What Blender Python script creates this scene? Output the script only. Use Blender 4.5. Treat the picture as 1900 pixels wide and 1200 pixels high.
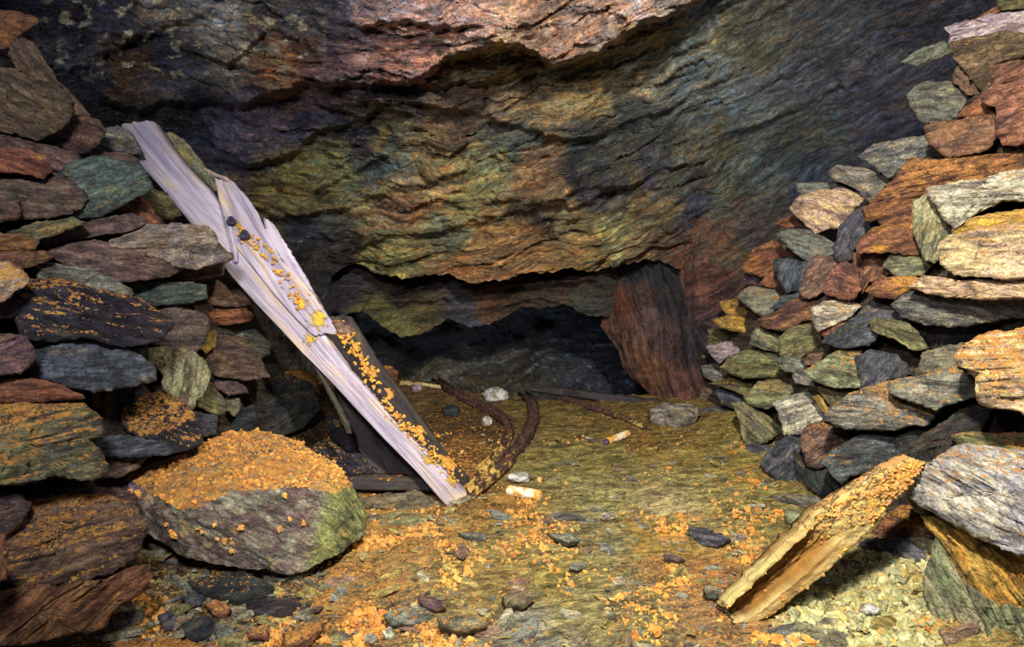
import bpy, math, random
import numpy as np
from mathutils import Vector, Matrix

# ------------------------------------------------------------------ camera, world, lights, exposure
scene = bpy.context.scene
COL = scene.collection
for o in list(bpy.data.objects):
    bpy.data.objects.remove(o, do_unlink=True)
W_PX, H_PX, FPX = 1900.0, 1200.0, 1267.0
CAM_H, PITCH = 1.2, math.radians(11.2)
cam_d = bpy.data.cameras.new('camera'); cam = bpy.data.objects.new('camera', cam_d)
COL.objects.link(cam)
cam.location = (0, 0, CAM_H); cam.rotation_euler = (math.radians(90) - PITCH, 0, 0)
cam_d.sensor_width = 36; cam_d.lens = 36 * FPX / W_PX; cam_d.clip_start = 0.02
scene.camera = cam

world = bpy.data.worlds.new('world'); scene.world = world; world.use_nodes = True
world.node_tree.nodes['Background'].inputs[0].default_value = (0.60, 0.70, 1.0, 1)
world.node_tree.nodes['Background'].inputs[1].default_value = 0.16

def lamp(name, kind, loc, aim, energy, color, size=0.3, size_y=None, spot=None, blend=0.5):
    l = bpy.data.lights.new(name, kind); l.energy = energy; l.color = color
    if kind == 'AREA':
        l.size = size
        if size_y: l.shape = 'RECTANGLE'; l.size_y = size_y
    else:
        l.shadow_soft_size = size
    if kind == 'SPOT':
        l.spot_size = math.radians(spot); l.spot_blend = blend
    o = bpy.data.objects.new(name, l); COL.objects.link(o); o.location = loc
    o.rotation_euler = (Vector(aim) - Vector(loc)).to_track_quat('-Z', 'Y').to_euler()
    return o
# the explorers' lamps: a hard one held high by the camera, a soft one to its left
lamp('hand_lamp', 'SPOT', (0.25, 0.75, 2.02), (1.0, 2.75, 0.50), 380, (1.0, 0.94, 0.82), 0.06, spot=120, blend=0.7)
lamp('head_lamp', 'SPOT', (-0.35, 0.30, 1.75), (-0.35, 3.2, 0.8), 165, (0.92, 0.93, 1.0), 0.10, spot=110, blend=0.8)
vs = scene.view_settings
vs.view_transform = 'Standard'; vs.look = 'None'; vs.gamma = 1; vs.use_curve_mapping = False
vs.exposure = 0.18

# ------------------------------------------------------------------ numeric helpers
rng = np.random.RandomState(7)
_P = rng.permutation(256); _P = np.concatenate([_P, _P, _P])
_G = rng.normal(size=(256, 3)); _G /= np.linalg.norm(_G, axis=1)[:, None]
def perlin(p):
    p = np.asarray(p, float)
    i = np.floor(p).astype(int); f = p - i; i &= 255
    u = f*f*f*(f*(f*6-15)+10)
    r = 0
    for dx in (0, 1):
        for dy in (0, 1):
            for dz in (0, 1):
                h = _P[_P[_P[i[:, 0]+dx] + i[:, 1]+dy] + i[:, 2]+dz]
                g = _G[h]
                d = g[:, 0]*(f[:, 0]-dx) + g[:, 1]*(f[:, 1]-dy) + g[:, 2]*(f[:, 2]-dz)
                w = (u[:, 0] if dx else 1-u[:, 0]) * (u[:, 1] if dy else 1-u[:, 1]) * (u[:, 2] if dz else 1-u[:, 2])
                r = r + d*w
    return r * 1.5
def fbm(p, octs=4, lac=2.05, gain=0.5):
    p = np.asarray(p, float); a = 1.0; r = 0
    for k in range(octs):
        r = r + a*perlin(p + 17.3*k); p = p*lac; a *= gain
    return r
def ridged(p, octs=4, gain=0.5):
    p = np.asarray(p, float); a = 1.0; r = 0
    for k in range(octs):
        r = r + a*(1 - 2*np.abs(perlin(p + 11.7*k))); p = p*2.07; a *= gain
    return r
def plates(x, y, seed=0, tilt=1.0):
    """cellular break-up: every cell is a small flat facet with its own height and tilt"""
    ix = np.floor(x).astype(int); iy = np.floor(y).astype(int)
    best = np.full(len(x), 1e9); val = np.zeros(len(x))
    for dx in (-1, 0, 1):
        for dy in (-1, 0, 1):
            cx = ix+dx; cy = iy+dy
            h = _P[(_P[(cx & 255)] + (cy & 255) + seed*37) & 255]; h2 = _P[(h*3 + 91) & 255]; h3 = _P[(h*7+13) & 255]; h4 = _P[(h*5+201) & 255]
            px_ = cx + h/255.; py_ = cy + h2/255.
            d = (x-px_)**2 + (y-py_)**2
            v = h3/255.-.5 + tilt*((x-px_)*(h4/255.-.5) + (y-py_)*(.35+h/255.*.5))
            k = d < best; best = np.where(k, d, best); val = np.where(k, v, val)
    return val
def smooth(a, b, x):
    t = np.clip((x-a)/(b-a), 0, 1); return t*t*(3-2*t)
def terrace(x, n, k=5.0):
    """soft steps: broken edges of the slate beds"""
    y = x*n; f = y - np.floor(y)
    return (np.floor(y) + np.clip((f-0.5)*k+0.5, 0, 1))/n
def saw(phi, amp_noise=None, soft=.10):
    """plates that stand out further and further downward, then break off"""
    f = phi - np.floor(phi)
    return np.where(f < 1-soft, f/(1-soft), (1-f)/soft)
def lin(c):
    return tuple(((v/255.0)/12.92 if v/255.0 <= .04045 else ((v/255.0+.055)/1.055)**2.4) for v in c)

SP, CP = math.sin(PITCH), math.cos(PITCH)
def ray(px, py):
    x = (np.asarray(px, float)-W_PX/2)/FPX; y = (H_PX/2-np.asarray(py, float))/FPX
    return np.stack([x, CP + y*SP, -SP + y*CP], -1)
CAMP = np.array([0, 0, CAM_H])
def at(px, py, t):
    return CAMP + ray(px, py)*np.asarray(t, float)[..., None]
def hit_z(px, py, z=0.0):
    r = ray(px, py); return CAMP + r*((z-CAM_H)/r[..., 2])[..., None]
def to_px(p):
    q = np.asarray(p) - CAMP
    d = q[..., 1]*CP - q[..., 2]*SP; u = q[..., 1]*SP + q[..., 2]*CP
    return W_PX/2 + FPX*q[..., 0]/d, H_PX/2 - FPX*u/d

# ------------------------------------------------------------------ object helpers
def tag(o, label=None, cat=None, group=None, kind=None):
    if label: o['label'] = label
    if cat: o['category'] = cat
    if group: o['group'] = group
    if kind: o['kind'] = kind
    return o
def empty(name, loc, label, cat, group=None):
    o = bpy.data.objects.new(name, None); COL.objects.link(o); o.location = loc
    o.empty_display_size = 0.05
    return tag(o, label, cat, group)
def mesh_obj(name, V, F, mat, parent=None, attrs=None, smooth_sh=True, origin=None):
    V = np.asarray(V, float)
    org = np.zeros(3)
    if parent is None:
        org = np.array([V[:, 0].mean(), V[:, 1].mean(), V[:, 2].min()]) if origin is None else np.asarray(origin, float)
    else:
        p = parent
        while p is not None:
            org = org + np.array(p.location); p = p.parent
    me = bpy.data.meshes.new(name)
    me.from_pydata([tuple(v) for v in (V-org)], [], [tuple(int(i) for i in f) for f in F])
    if smooth_sh: me.polygons.foreach_set('use_smooth', [True]*len(me.polygons))
    for k, a in (attrs or {}).items():
        a = np.asarray(a, float)
        if a.ndim == 1:
            at_ = me.attributes.new(k, 'FLOAT', 'POINT'); at_.data.foreach_set('value', a)
        elif k == 'rc':
            at_ = me.attributes.new(k, 'FLOAT_VECTOR', 'POINT'); at_.data.foreach_set('vector', a.ravel())
        else:
            at_ = me.attributes.new(k, 'FLOAT_COLOR', 'POINT')
            at_.data.foreach_set('color', np.concatenate([a, np.ones((len(a), 1))], 1).ravel())
    me.materials.append(mat); me.update()
    o = bpy.data.objects.new(name, me); COL.objects.link(o)
    if parent is not None: o.parent = parent
    else: o.location = org
    return o
def grid_faces(nr, nc, off=0, wrap=False):
    F = []
    for i in range(nr-1):
        for j in range(nc if wrap else nc-1):
            k = (j+1) % nc
            F.append((off+i*nc+j, off+i*nc+k, off+(i+1)*nc+k, off+(i+1)*nc+j))
    return F

# ------------------------------------------------------------------ materials
class NT:
    def __init__(s, name):
        s.m = bpy.data.materials.new(name); s.m.use_nodes = True
        s.t = s.m.node_tree; s.n = s.t.nodes; s.b = s.n['Principled BSDF']
    def new(s, ty, **kw):
        n = s.n.new(ty)
        for k, v in kw.items(): setattr(n, k, v)
        return n
    def put(s, sock, v):
        if hasattr(v, 'is_output') or isinstance(v, bpy.types.NodeSocket): s.t.links.new(v, sock)
        elif isinstance(v, (tuple, list)) and len(v) == 3 and sock.type == 'RGBA': sock.default_value = (*v, 1)
        else: sock.default_value = v
    def attr(s, name, out='Color'):
        n = s.new('ShaderNodeAttribute', attribute_name=name); return n.outputs[out]
    def mapv(s, v, sc, loc=(0, 0, 0)):
        n = s.new('ShaderNodeMapping'); s.put(n.inputs[0], v); n.inputs['Scale'].default_value = sc
        n.inputs['Location'].default_value = loc; return n.outputs[0]
    def noise(s, v, scale, detail=6, rough=0.6, dist=0.0, out=0):
        n = s.new('ShaderNodeTexNoise'); s.put(n.inputs['Vector'], v)
        n.inputs['Scale'].default_value = scale; n.inputs['Detail'].default_value = detail
        n.inputs['Roughness'].default_value = rough; n.inputs['Distortion'].default_value = dist
        return n.outputs[out]
    def voro(s, v, scale, feature='F1', out=0):
        n = s.new('ShaderNodeTexVoronoi', feature=feature); s.put(n.inputs['Vector'], v)
        n.inputs['Scale'].default_value = scale; return n.outputs[out]
    def ramp(s, f, a, b, c0=0.0, c1=1.0):
        n = s.new('ShaderNodeMapRange', interpolation_type='SMOOTHSTEP'); s.put(n.inputs[0], f)
        for i, v in zip((1, 2, 3, 4), (a, b, c0, c1)): n.inputs[i].default_value = v
        return n.outputs[0]
    def math(s, op, a, b=None, clamp=False):
        n = s.new('ShaderNodeMath', operation=op, use_clamp=clamp); s.put(n.inputs[0], a)
        if b is not None: s.put(n.inputs[1], b)
        return n.outputs[0]
    def mix(s, f, a, b, mode='MIX'):
        n = s.new('ShaderNodeMix', data_type='RGBA', blend_type=mode); n.clamp_factor = True
        s.put(n.inputs[0], f); s.put(n.inputs[6], a); s.put(n.inputs[7], b); return n.outputs[2]
    def bump(s, h, dist, strength=1.0, prev=None):
        n = s.new('ShaderNodeBump'); s.put(n.inputs['Height'], h)
        n.inputs['Distance'].default_value = dist; n.inputs['Strength'].default_value = strength
        if prev is not None: s.put(n.inputs['Normal'], prev)
        return n.outputs[0]
    def up(s):
        g = s.new('ShaderNodeNewGeometry'); x = s.new('ShaderNodeSeparateXYZ')
        s.put(x.inputs[0], g.outputs['Normal']); return x.outputs[2]
    def done(s, col, rough, nrm=None, spec=0.4):
        s.put(s.b.inputs['Base Color'], col); s.put(s.b.inputs['Roughness'], rough)
        s.b.inputs['Specular IOR Level'].default_value = spec
        if nrm is not None: s.put(s.b.inputs['Normal'], nrm)
        return s.m

OCHRE, OCHRE2 = lin((238, 176, 84)), lin((206, 138, 74))
def rock_mat(name, rough=(0.45, 0.85), bumpk=1.0, spec=0.35, dusty=True, streak=(7, 38, 20)):
    s = NT(name)
    rc = s.attr('rc', 'Vector'); ta = s.attr('ta'); tb = s.attr('tb'); tc = s.attr('tc')
    st = s.noise(s.mapv(rc, streak), 1.0, 9, 0.72, 0.35)                 # foliation
    pa = s.noise(s.mapv(rc, (1, 1.7, 1.4)), 9.0, 7, 0.62, 1.2)          # patches
    pb = s.noise(s.mapv(rc, (1, 2.2, 1.4), (7, 3, 1)), 6.0, 8, 0.66, 1.5)
    fi = s.noise(rc, 150.0, 5, 0.7)
    c = s.mix(s.ramp(pa, 0.40, 0.60), ta, tb)
    c = s.mix(s.ramp(pb, 0.56, 0.68), c, tc)
    c = s.mix(0.85, c, s.mix(s.ramp(st, 0.33, 0.66), (0.22, 0.20, 0.22), (1.75, 1.7, 1.6)), 'MULTIPLY')
    c = s.mix(0.55, c, s.mix(s.ramp(fi, 0.32, 0.68), (0.38, 0.38, 0.40), (1.7, 1.65, 1.6)), 'MULTIPLY')
    crack = s.voro(s.mix(0.09, s.mapv(rc, (6, 16, 10)), s.noise(s.mapv(rc, (1, 2, 1)), 14, 4, 0.6, 0, 1)), 1.0, 'DISTANCE_TO_EDGE')
    ck = s.ramp(crack, 0.0, 0.035)
    c = s.mix(s.math('MULTIPLY', s.math('SUBTRACT', 1.0, ck), 0.45), c, (0.02, 0.017, 0.02))
    mid = s.noise(s.mapv(rc, (1, 1.8, 1.4), (9, 2, 5)), 42.0, 6, 0.72, 0.3)
    h = s.math('ADD', s.math('MULTIPLY', st, 0.9), s.math('MULTIPLY', fi, 0.22))
    h = s.math('ADD', h, s.math('MULTIPLY', mid, 0.75))
    c = s.mix(0.6, c, s.mix(s.ramp(mid, 0.34, 0.64), (0.35, 0.33, 0.33), (1.6, 1.55, 1.5)), 'MULTIPLY')
    n = s.bump(h, 0.022*bumpk)
    if dusty:
        du = s.attr('du', 'Fac')
        lump = s.noise(s.mapv(rc, (1, 1.7, 1.3)), 52.0, 5, 0.65, 0.5); big = s.noise(rc, 9.0, 5, 0.6)
        k = s.math('ADD', s.ramp(s.up(), -0.15, 0.85), s.math('MULTIPLY', s.math('SUBTRACT', big, 0.5), 1.5))
        k = s.math('ADD', k, s.math('MULTIPLY', s.math('SUBTRACT', lump, 0.5), 3.2))
        k = s.math('ADD', k, s.math('MULTIPLY', s.math('SUBTRACT', du, 1.0), 1.2))
        gap = s.voro(s.mix(0.04, rc, s.noise(rc, 30.0, 4, 0.6, 0, 1)), 62.0, 'DISTANCE_TO_EDGE')
        k = s.math('SUBTRACT', k, s.ramp(gap, 0.0, 0.16, 0.55, 0.0))
        k = s.ramp(k, 0.38, 0.54)
        k = s.math('MULTIPLY', k, s.ramp(du, 0.0, 0.2))
        oc = s.mix(s.ramp(s.noise(rc, 30.0, 4, 0.6), 0.35, 0.65), OCHRE2, OCHRE)
        c = s.mix(k, c, oc)
        n = s.bump(s.math('MULTIPLY', k, s.math('ADD', 0.4, lump)), 0.018, 0.9, n)
    lum = s.new('ShaderNodeRGBToBW'); s.put(lum.inputs[0], ta)
    wetk = s.ramp(lum.outputs[0], 0.02, 0.16, rough[0], rough[1])
    rg = s.math('MULTIPLY', wetk, s.ramp(pb, 0.3, 0.7, 0.8, 1.15), True)
    return s.done(c, rg, n, spec)
M_ROCK = rock_mat('slate')
M_WALL = rock_mat('wet_schist', (0.22, 0.75), 1.5, 0.5, False, (5, 34, 12))
M_FLOOR = rock_mat('trodden_slate_mud', (0.5, 0.85), 1.2, 0.3, True, (8, 34, 20))

def crumb_mat(name, ca, cb, rough=0.9):
    s = NT(name); rc = s.attr('rc', 'Vector')
    c = s.mix(s.ramp(s.noise(rc, 40.0, 4), 0.35, 0.65), ca, cb)
    c = s.mix(1.0, c, s.attr('ta'), 'MULTIPLY')
    return s.done(c, rough, s.bump(s.noise(rc, 260.0, 4, 0.7), 0.004), 0.2)
M_CRUMB = crumb_mat('ochre_crumb', OCHRE, lin((216, 150, 84)))
M_CHIP = None

def wood_mat(name, ca, cb, cc, moss, k=0.5, gran=0.6):
    """rc: x along the grain, y across, z through"""
    s = NT(name); rc = s.attr('rc', 'Vector')
    g = s.noise(s.mapv(rc, (2.2, 60, 60)), 1.0, 8, 0.65, 0.5)
    g2 = s.noise(s.mapv(rc, (2.2, 9, 9), (3, 1, 2)), 1.0, 9, 0.68, 0.9)
    p = s.noise(s.mapv(rc, (1, 2.5, 2.5)), 3.2, 6, 0.6, 0.6)
    c = s.mix(s.ramp(g2, 0.38, 0.62), ca, cb)
    c = s.mix(s.math('MULTIPLY', s.ramp(p, 0.46, 0.66), k), c, cc)
    c = s.mix(0.8, c, s.mix(s.ramp(g, 0.3, 0.65), (0.66, 0.63, 0.64), (1.16, 1.15, 1.12)), 'MULTIPLY')
    du = s.attr('du', 'Fac')
    c = s.mix(s.attr('hb', 'Fac'), c, s.mix(s.ramp(g2, .35, .6), lin((104, 72, 36)), lin((150, 108, 48))))
    sp = s.noise(s.mapv(rc, (1, 1.3, 1.3)), 26.0, 7, 0.68, 0.6)
    m = s.ramp(s.math('ADD', sp, s.math('MULTIPLY', s.math('SUBTRACT', du, 0.5), 0.55)), 0.56, 0.64)
    c = s.mix(m, c, moss)
    n = s.bump(s.math('ADD', s.math('ADD', g, s.math('MULTIPLY', g2, 1.2)), s.math('MULTIPLY', sp, gran)), 0.0045)
    n = s.bump(s.math('MULTIPLY', m, s.noise(rc, 130.0, 3)), 0.008, 0.8, n)
    return s.done(c, 0.8, n, 0.25)
M_WOOD = wood_mat('weathered_grey_wood', lin((190, 180, 196)), lin((152, 142, 160)), lin((206, 180, 138)), lin((228, 178, 62)), 0.8)
M_WOODD = wood_mat('dark_rotten_wood', lin((66, 58, 62)), lin((40, 36, 36)), lin((92, 86, 64)), lin((214, 150, 70)), 0.7, 2.0)
M_WOODY = wood_mat('yellow_crusted_wood', lin((214, 194, 132)), lin((186, 166, 104)), lin((150, 112, 56)), lin((232, 172, 104)), 0.9, 4.0)
def rust_mat():
    s = NT('flaking_rust'); rc = s.attr('rc', 'Vector')
    a = s.noise(rc, 45.0, 6, 0.65, 0.5); b = s.noise(s.mapv(rc, (1, 1, 1), (4, 4, 4)), 20.0, 6, 0.65)
    c = s.mix(s.ramp(a, 0.4, 0.6), lin((52, 38, 40)), lin((100, 68, 50)))
    du = s.attr('du', 'Fac')
    k = s.ramp(s.math('ADD', b, s.math('MULTIPLY', s.math('SUBTRACT', du, 0.5), 0.5)), 0.50, 0.60)
    c = s.mix(k, c, lin((198, 160, 84)))
    n = s.bump(s.math('ADD', a, s.math('MULTIPLY', k, 0.8)), 0.009)
    return s.done(c, 0.85, n, 0.3)
M_RUST = rust_mat()
def plain_mat(name, ca, cb, scale=30, rough=0.8, b=0.004):
    s = NT(name); rc = s.attr('rc', 'Vector')
    f = s.noise(rc, scale, 6, 0.65, 0.4)
    return s.done(s.mix(s.ramp(f, 0.42, 0.58), ca, cb), rough, s.bump(s.noise(rc, scale*5, 5), b), 0.3)
M_PAPER = plain_mat('stained_waxed_paper', lin((232, 220, 190)), lin((215, 150, 50)), 24, 0.7)
M_CAP = plain_mat('purple_grey_metal', lin((95, 85, 120)), lin((70, 55, 60)), 60, 0.5)
M_QUARTZ = plain_mat('pale_quartz', lin((205, 205, 200)), lin((140, 130, 115)), 25, 0.6, 0.008)
M_DARKIRON = plain_mat('dark_iron', lin((60, 50, 70)), lin((35, 28, 40)), 60, 0.45, 0.003)
# ------------------------------------------------------------------ palettes of the stone (own colours)
PAL = {
 'pu': ((134, 110, 98), (98, 82, 82), (156, 120, 82)),
 'lv': ((176, 154, 136), (142, 128, 122), (196, 160, 110)),
 'pl': ((210, 206, 190), (164, 166, 168), (228, 196, 146)),
 'gr': ((140, 140, 122), (108, 112, 106), (166, 152, 104)),
 'bl': ((98, 104, 112), (72, 76, 84), (126, 120, 98)),
 'dk': ((66, 66, 66), (52, 52, 58), (92, 78, 56)),
 'ol': ((134, 130, 88), (104, 106, 80), (160, 132, 76)),
 'or': ((160, 112, 72), (124, 84, 66), (186, 136, 70)),
 'rd': ((146, 104, 80), (108, 78, 70), (160, 120, 94)),
 'ye': ((200, 160, 72), (156, 134, 76), (212, 176, 84)),
 'te': ((104, 120, 108), (80, 94, 90), (140, 136, 84)),
 'wh': ((206, 204, 176), (172, 168, 160), (222, 188, 130)),
 'cr': ((222, 196, 146), (190, 164, 146), (236, 190, 118)),
 'br': ((124, 102, 82), (98, 80, 70), (146, 116, 76)),
 'gy': ((154, 154, 116), (124, 128, 102), (176, 156, 96)),
 'pk': ((196, 182, 186), (168, 150, 166), (206, 172, 132)),
}
def pal3(k, r):
    out = []
    for c in PAL[k]:
        j = 1 + r.uniform(-.08, .08); out.append(lin(tuple(min(255, v*j*1.0 + r.uniform(-6, 6)) for v in c)))
    return out

def resample(P, n):
    Q = np.vstack([P, P[:1]]); d = np.linalg.norm(np.diff(Q, axis=0), axis=1)
    s = np.concatenate([[0], np.cumsum(d)]); x = np.linspace(0, s[-1], n, endpoint=False)
    return np.stack([np.interp(x, s, Q[:, k]) for k in range(Q.shape[1])], 1)
def centroid(P):
    x, y = P[:, 0], P[:, 1]; x1, y1 = np.roll(x, -1), np.roll(y, -1); c = x*y1 - x1*y; A = c.sum()/2
    return np.array([((x+x1)*c).sum()/(6*A), ((y+y1)*c).sum()/(6*A)])

def slab_geo(poly, t0, normal, depth, seed, ang=0.0, top=0.35, topk=1.1, facets=3, relief=1.0,
             taper=0.86, jit=1.0, extr=None, hfun=None, edge=0.10, dens=1.0):
    """a stone: its outline stands in its own tilted plane, its face is broken into facets and beds,
    and it runs back `depth` metres"""
    r = np.random.RandomState(seed)
    P = np.asarray(poly, float); C = centroid(P)
    n = np.asarray(normal, float); n /= np.linalg.norm(n)
    c3 = at(C[0], C[1], t0)
    rr = ray(P[:, 0], P[:, 1]); tt = ((c3-CAMP) @ n)/(rr @ n)
    P3 = CAMP + rr*tt[:, None]
    right = np.cross(np.array([0, 0, 1.0]), n); right /= np.linalg.norm(right)
    upv = np.cross(n, right)
    a = math.radians(ang); U = right*math.cos(a) + upv*math.sin(a); Vv = -right*math.sin(a) + upv*math.cos(a)
    L = np.stack([(P3-c3) @ U, (P3-c3) @ Vv], 1)
    size = np.ptp(L, axis=0); sz = size.min(); szm = size.max()
    per_px = np.linalg.norm(np.diff(np.vstack([P, P[:1]]), axis=0), axis=1).sum()
    N = int(np.clip(per_px/4.5*dens, 36, 190)); K = int(np.clip(min(np.ptp(P[:, 0]), np.ptp(P[:, 1]))/9*dens, 5, 24))
    B = resample(L, N)
    s3 = np.column_stack([B*9, np.full(N, seed*1.37)])
    B = B + jit*0.045*sz*np.column_stack([fbm(s3, 3), fbm(s3+50, 3)]) + jit*0.0045*np.column_stack([fbm(s3*7, 2), fbm(s3*7+9, 2)])
    S = np.linspace(0, 1, K+1)[1:]**0.85
    rings = [B*s for s in S]
    UV = np.vstack([np.zeros((1, 2))] + rings); sv = np.concatenate([[0]] + [np.full(N, s) for s in S])
    # facets
    vv = UV @ np.array([math.sin(-a)*-1*-1, math.cos(a)]) if False else UV[:, 0]*math.sin(a) + UV[:, 1]*math.cos(a)
    vmin, vmax = vv.min(), vv.max(); H = vmax-vmin
    w = np.zeros(len(UV))
    v0 = vmax - top*H*r.uniform(0.8, 1.2)
    if top > 0:
        sk = r.uniform(-.25, .25)
        w = np.minimum(w, -(vv + sk*UV[:, 0] - v0)*topk)
    for k in range(facets):
        th = r.uniform(0, 2*math.pi); m = r.uniform(.15, .55)
        d = UV[:, 0]*math.cos(th) + UV[:, 1]*math.sin(th)
        w = np.minimum(w, -(d - sz*r.uniform(.02, .3))*m)
    w = np.maximum(w, -depth*0.75)
    w -= edge*min(sz, .12)*np.clip((sv-0.90)/0.10, 0, 1)**2
    so = seed*3.1
    q = np.column_stack([UV[:, 0]*7, UV[:, 1]*34, w*10 + so]); q1 = np.column_stack([UV[:, 0]*2.2, UV[:, 1]*9, w*3 + so])
    st = terrace(fbm(q1, 3)*0.9 + fbm(q, 3)*0.35, 4, 3.5)
    amp = relief*min(0.022, 0.11*sz)
    wob = fbm(q1*np.array([1, .4, 1]), 3); msk = .35+.65*smooth(-.3, .4, fbm(q1*1.7+31, 2))
    bed = r.uniform(.018, .034)
    sw_ = saw(-UV[:, 1]/bed + 1.5*wob)*.75 + .45*saw(-UV[:, 1]/(bed*.37) + 2.2*wob + .8*perlin(q*.6))
    w = w + amp*.8*plates(UV[:, 0]/.075 + .3*wob, UV[:, 1]/.04 + .4*wob, seed)
    w = w + amp*(.55*st + msk*sw_*.8) + 0.28*amp*fbm(np.column_stack([UV*45, np.full(len(UV), so)]), 3)
    if hfun is not None: w = w + hfun(UV, sv)
    # side walls going back
    ns = 4; SV = []; SW = []
    wb = w[-N:]
    for k in range(1, ns+1):
        f = k/ns; sc = 1 + (taper-1)*f
        g = 0.05*sz*fbm(np.column_stack([B*8, np.full(N, f*3+so)]), 2)[:, None]
        nrmB = B/np.maximum(np.linalg.norm(B, axis=1)[:, None], 1e-6)
        SV.append(B*sc + nrmB*g*(0.6 if k < ns else 0)); SW.append(wb*(1-f) - depth*f)
    UV2 = np.vstack([UV] + SV + [np.zeros((1, 2))]); w2 = np.concatenate([w] + SW + [[-depth]])
    ex = -n if extr is None else np.asarray(extr, float)
    back = np.clip(-w2, 0, None)[:, None]; frontw = np.clip(w2, 0, None)[:, None]
    V3 = c3 + UV2[:, :1]*U + UV2[:, 1:]*Vv + frontw*n + back*ex
    F = [(0, 1+j, 1+(j+1) % N) for j in range(N)]
    F += [tuple(reversed(f)) for f in grid_faces(K+ns, N, 1, True)]
    last = len(V3)-1; b0 = 1+(K+ns-1)*N
    F += [(last, b0+(j+1) % N, b0+j) for j in range(N)]
    # orientation: make the front look towards the normal
    v0_, v1_, v2_ = V3[F[0][0]], V3[F[0][1]], V3[F[0][2]]
    if np.dot(np.cross(v1_-v0_, v2_-v0_), n) < 0:
        F[:N] = [tuple(reversed(f)) for f in F[:N]]
    q0 = F[N]; e = np.cross(V3[q0[1]]-V3[q0[0]], V3[q0[2]]-V3[q0[1]])
    if np.dot(e, n) < 0: F[N:N+(K+ns-1)*N] = [tuple(reversed(f)) for f in F[N:N+(K+ns-1)*N]]
    f0 = F[-1]; e = np.cross(V3[f0[1]]-V3[f0[0]], V3[f0[2]]-V3[f0[0]])
    if np.dot(e, n) > 0: F[-N:] = [tuple(reversed(f)) for f in F[-N:]]
    rc = np.column_stack([UV2, w2]) + r.uniform(-20, 20, 3)
    return V3, F, rc, c3, U, Vv, n

def wall_tl(px, py):
    X = 1.0 + 0.20*(600-px)/600 + 0.20*(900-py)/900
    return X/np.maximum((950-px)/FPX, .12)
def wall_tr(px, py):
    X = 1.05 + 0.35*(px-1290)/610 + 0.25*np.maximum(0, 900-py)/900
    return X/np.maximum((px-950)/FPX, .12)

REG = {'A': (0, 0, 2.5), 'B': (0, 400, 2.5), 'C': (0, 760, 2.7266), 'D': (1260, 0, 2.5), 'E': (1260, 400, 2.5),
       'F': (1260, 760, 2.7266), 'G': (620, 640, 2.96875), 'H': (560, 880, 2.5676), 'P': (0, 0, 1.0)}
def parse(reg, s):
    ox, oy, k = REG[reg]
    return np.array([[float(v) for v in q.split(',')] for q in s.split()])/k + np.array([ox, oy])
SEED = [100]
def stone(side, reg, pts, col, du, ang, label, dt=0.0, top=0.35, depth=None, grow=1.05, group=None, name='slate_rock', t=None,
          normal=None, mat=None, cat='rock', relief=1.0, facets=3, topk=1.1, jit=1.0, edge=.1):
    SEED[0] += 1; r = np.random.RandomState(SEED[0])
    P = parse(reg, pts); C = centroid(P); P = C + (P-C)*grow
    # a stone on the frame's edge goes on past it
    P[:, 0] = np.where(P[:, 0] <= 6, P[:, 0]-90, np.where(P[:, 0] >= 1894, P[:, 0]+90, P[:, 0]))
    rd = ray(C[0], C[1]); rdn = rd/np.linalg.norm(rd)
    if side == 'L':
        t0 = float(wall_tl(C[0], C[1])); nn = -rdn*1.0 + 0.38*np.array([1, 0, 0.15]); group = group or 'slate rocks of the left pack wall'
    elif side == 'R':
        t0 = float(wall_tr(C[0], C[1])); nn = -rdn*1.0 + 0.38*np.array([-1, 0, 0.15]); group = group or 'slate rocks of the right pack wall'
    else:
        t0 = float((-CAM_H + 0.02)/rd[2]); nn = -rdn + np.array([0, 0, .6]); group = group or 'loose rocks on the mine floor'
    if t is not None: t0 = t
    if normal is not None: nn = np.asarray(normal, float)
    t0 += dt + r.uniform(-.02, .02)
    szm = max(np.ptp(P[:, 0]), np.ptp(P[:, 1]))*t0/FPX
    if grow == 1.05: P = C + (P-C)*(1.06 if side == 'L' else 1.05 if side == 'R' else 1.0)
    dep = depth if depth else float(np.clip(szm*0.9, .08, .30))
    ex = rdn*0.9 + np.array([0, 0, -0.05])
    if side in 'LR': ex = rdn + np.array([0, .0, -.04])
    else: ex = rdn*0.5 + np.array([0, 0, -.6])
    ex /= np.linalg.norm(ex)
    V, F, rc, c3, U, Vv, n = slab_geo(P, t0, nn, dep, SEED[0], ang, top, topk, facets, relief, extr=ex, jit=jit, edge=edge)
    ca, cb, cc = pal3(col, r); k = len(V)
    o = mesh_obj(name, V, F, mat or M_ROCK, None, {'rc': rc, 'ta': np.tile(ca, (k, 1)), 'tb': np.tile(cb, (k, 1)),
        'tc': np.tile(cc, (k, 1)), 'du': np.full(k, float(du)*(.7 if side == 'L' and du < .7 else 1))})
    return tag(o, label, cat, group)
# ------------------------------------------------------------------ the mine itself: hanging wall, lintel, pillar, floor
def blend(px, py, ctl, sig, power=True):
    """smooth interpolation of scattered values"""
    ctl = np.asarray(ctl, float); W = 0; A = 0
    for c in ctl:
        d2 = ((px-c[0])**2 + (py-c[1])**2)/sig**2
        w = 1/(d2**1.6 + .02); W = W + w; A = A + w[:, None]*c[2:]
    return A/W[:, None]
def polyline_y(xs, pl):
    pl = np.asarray(pl, float); return np.interp(xs, pl[:, 0], pl[:, 1])

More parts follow.
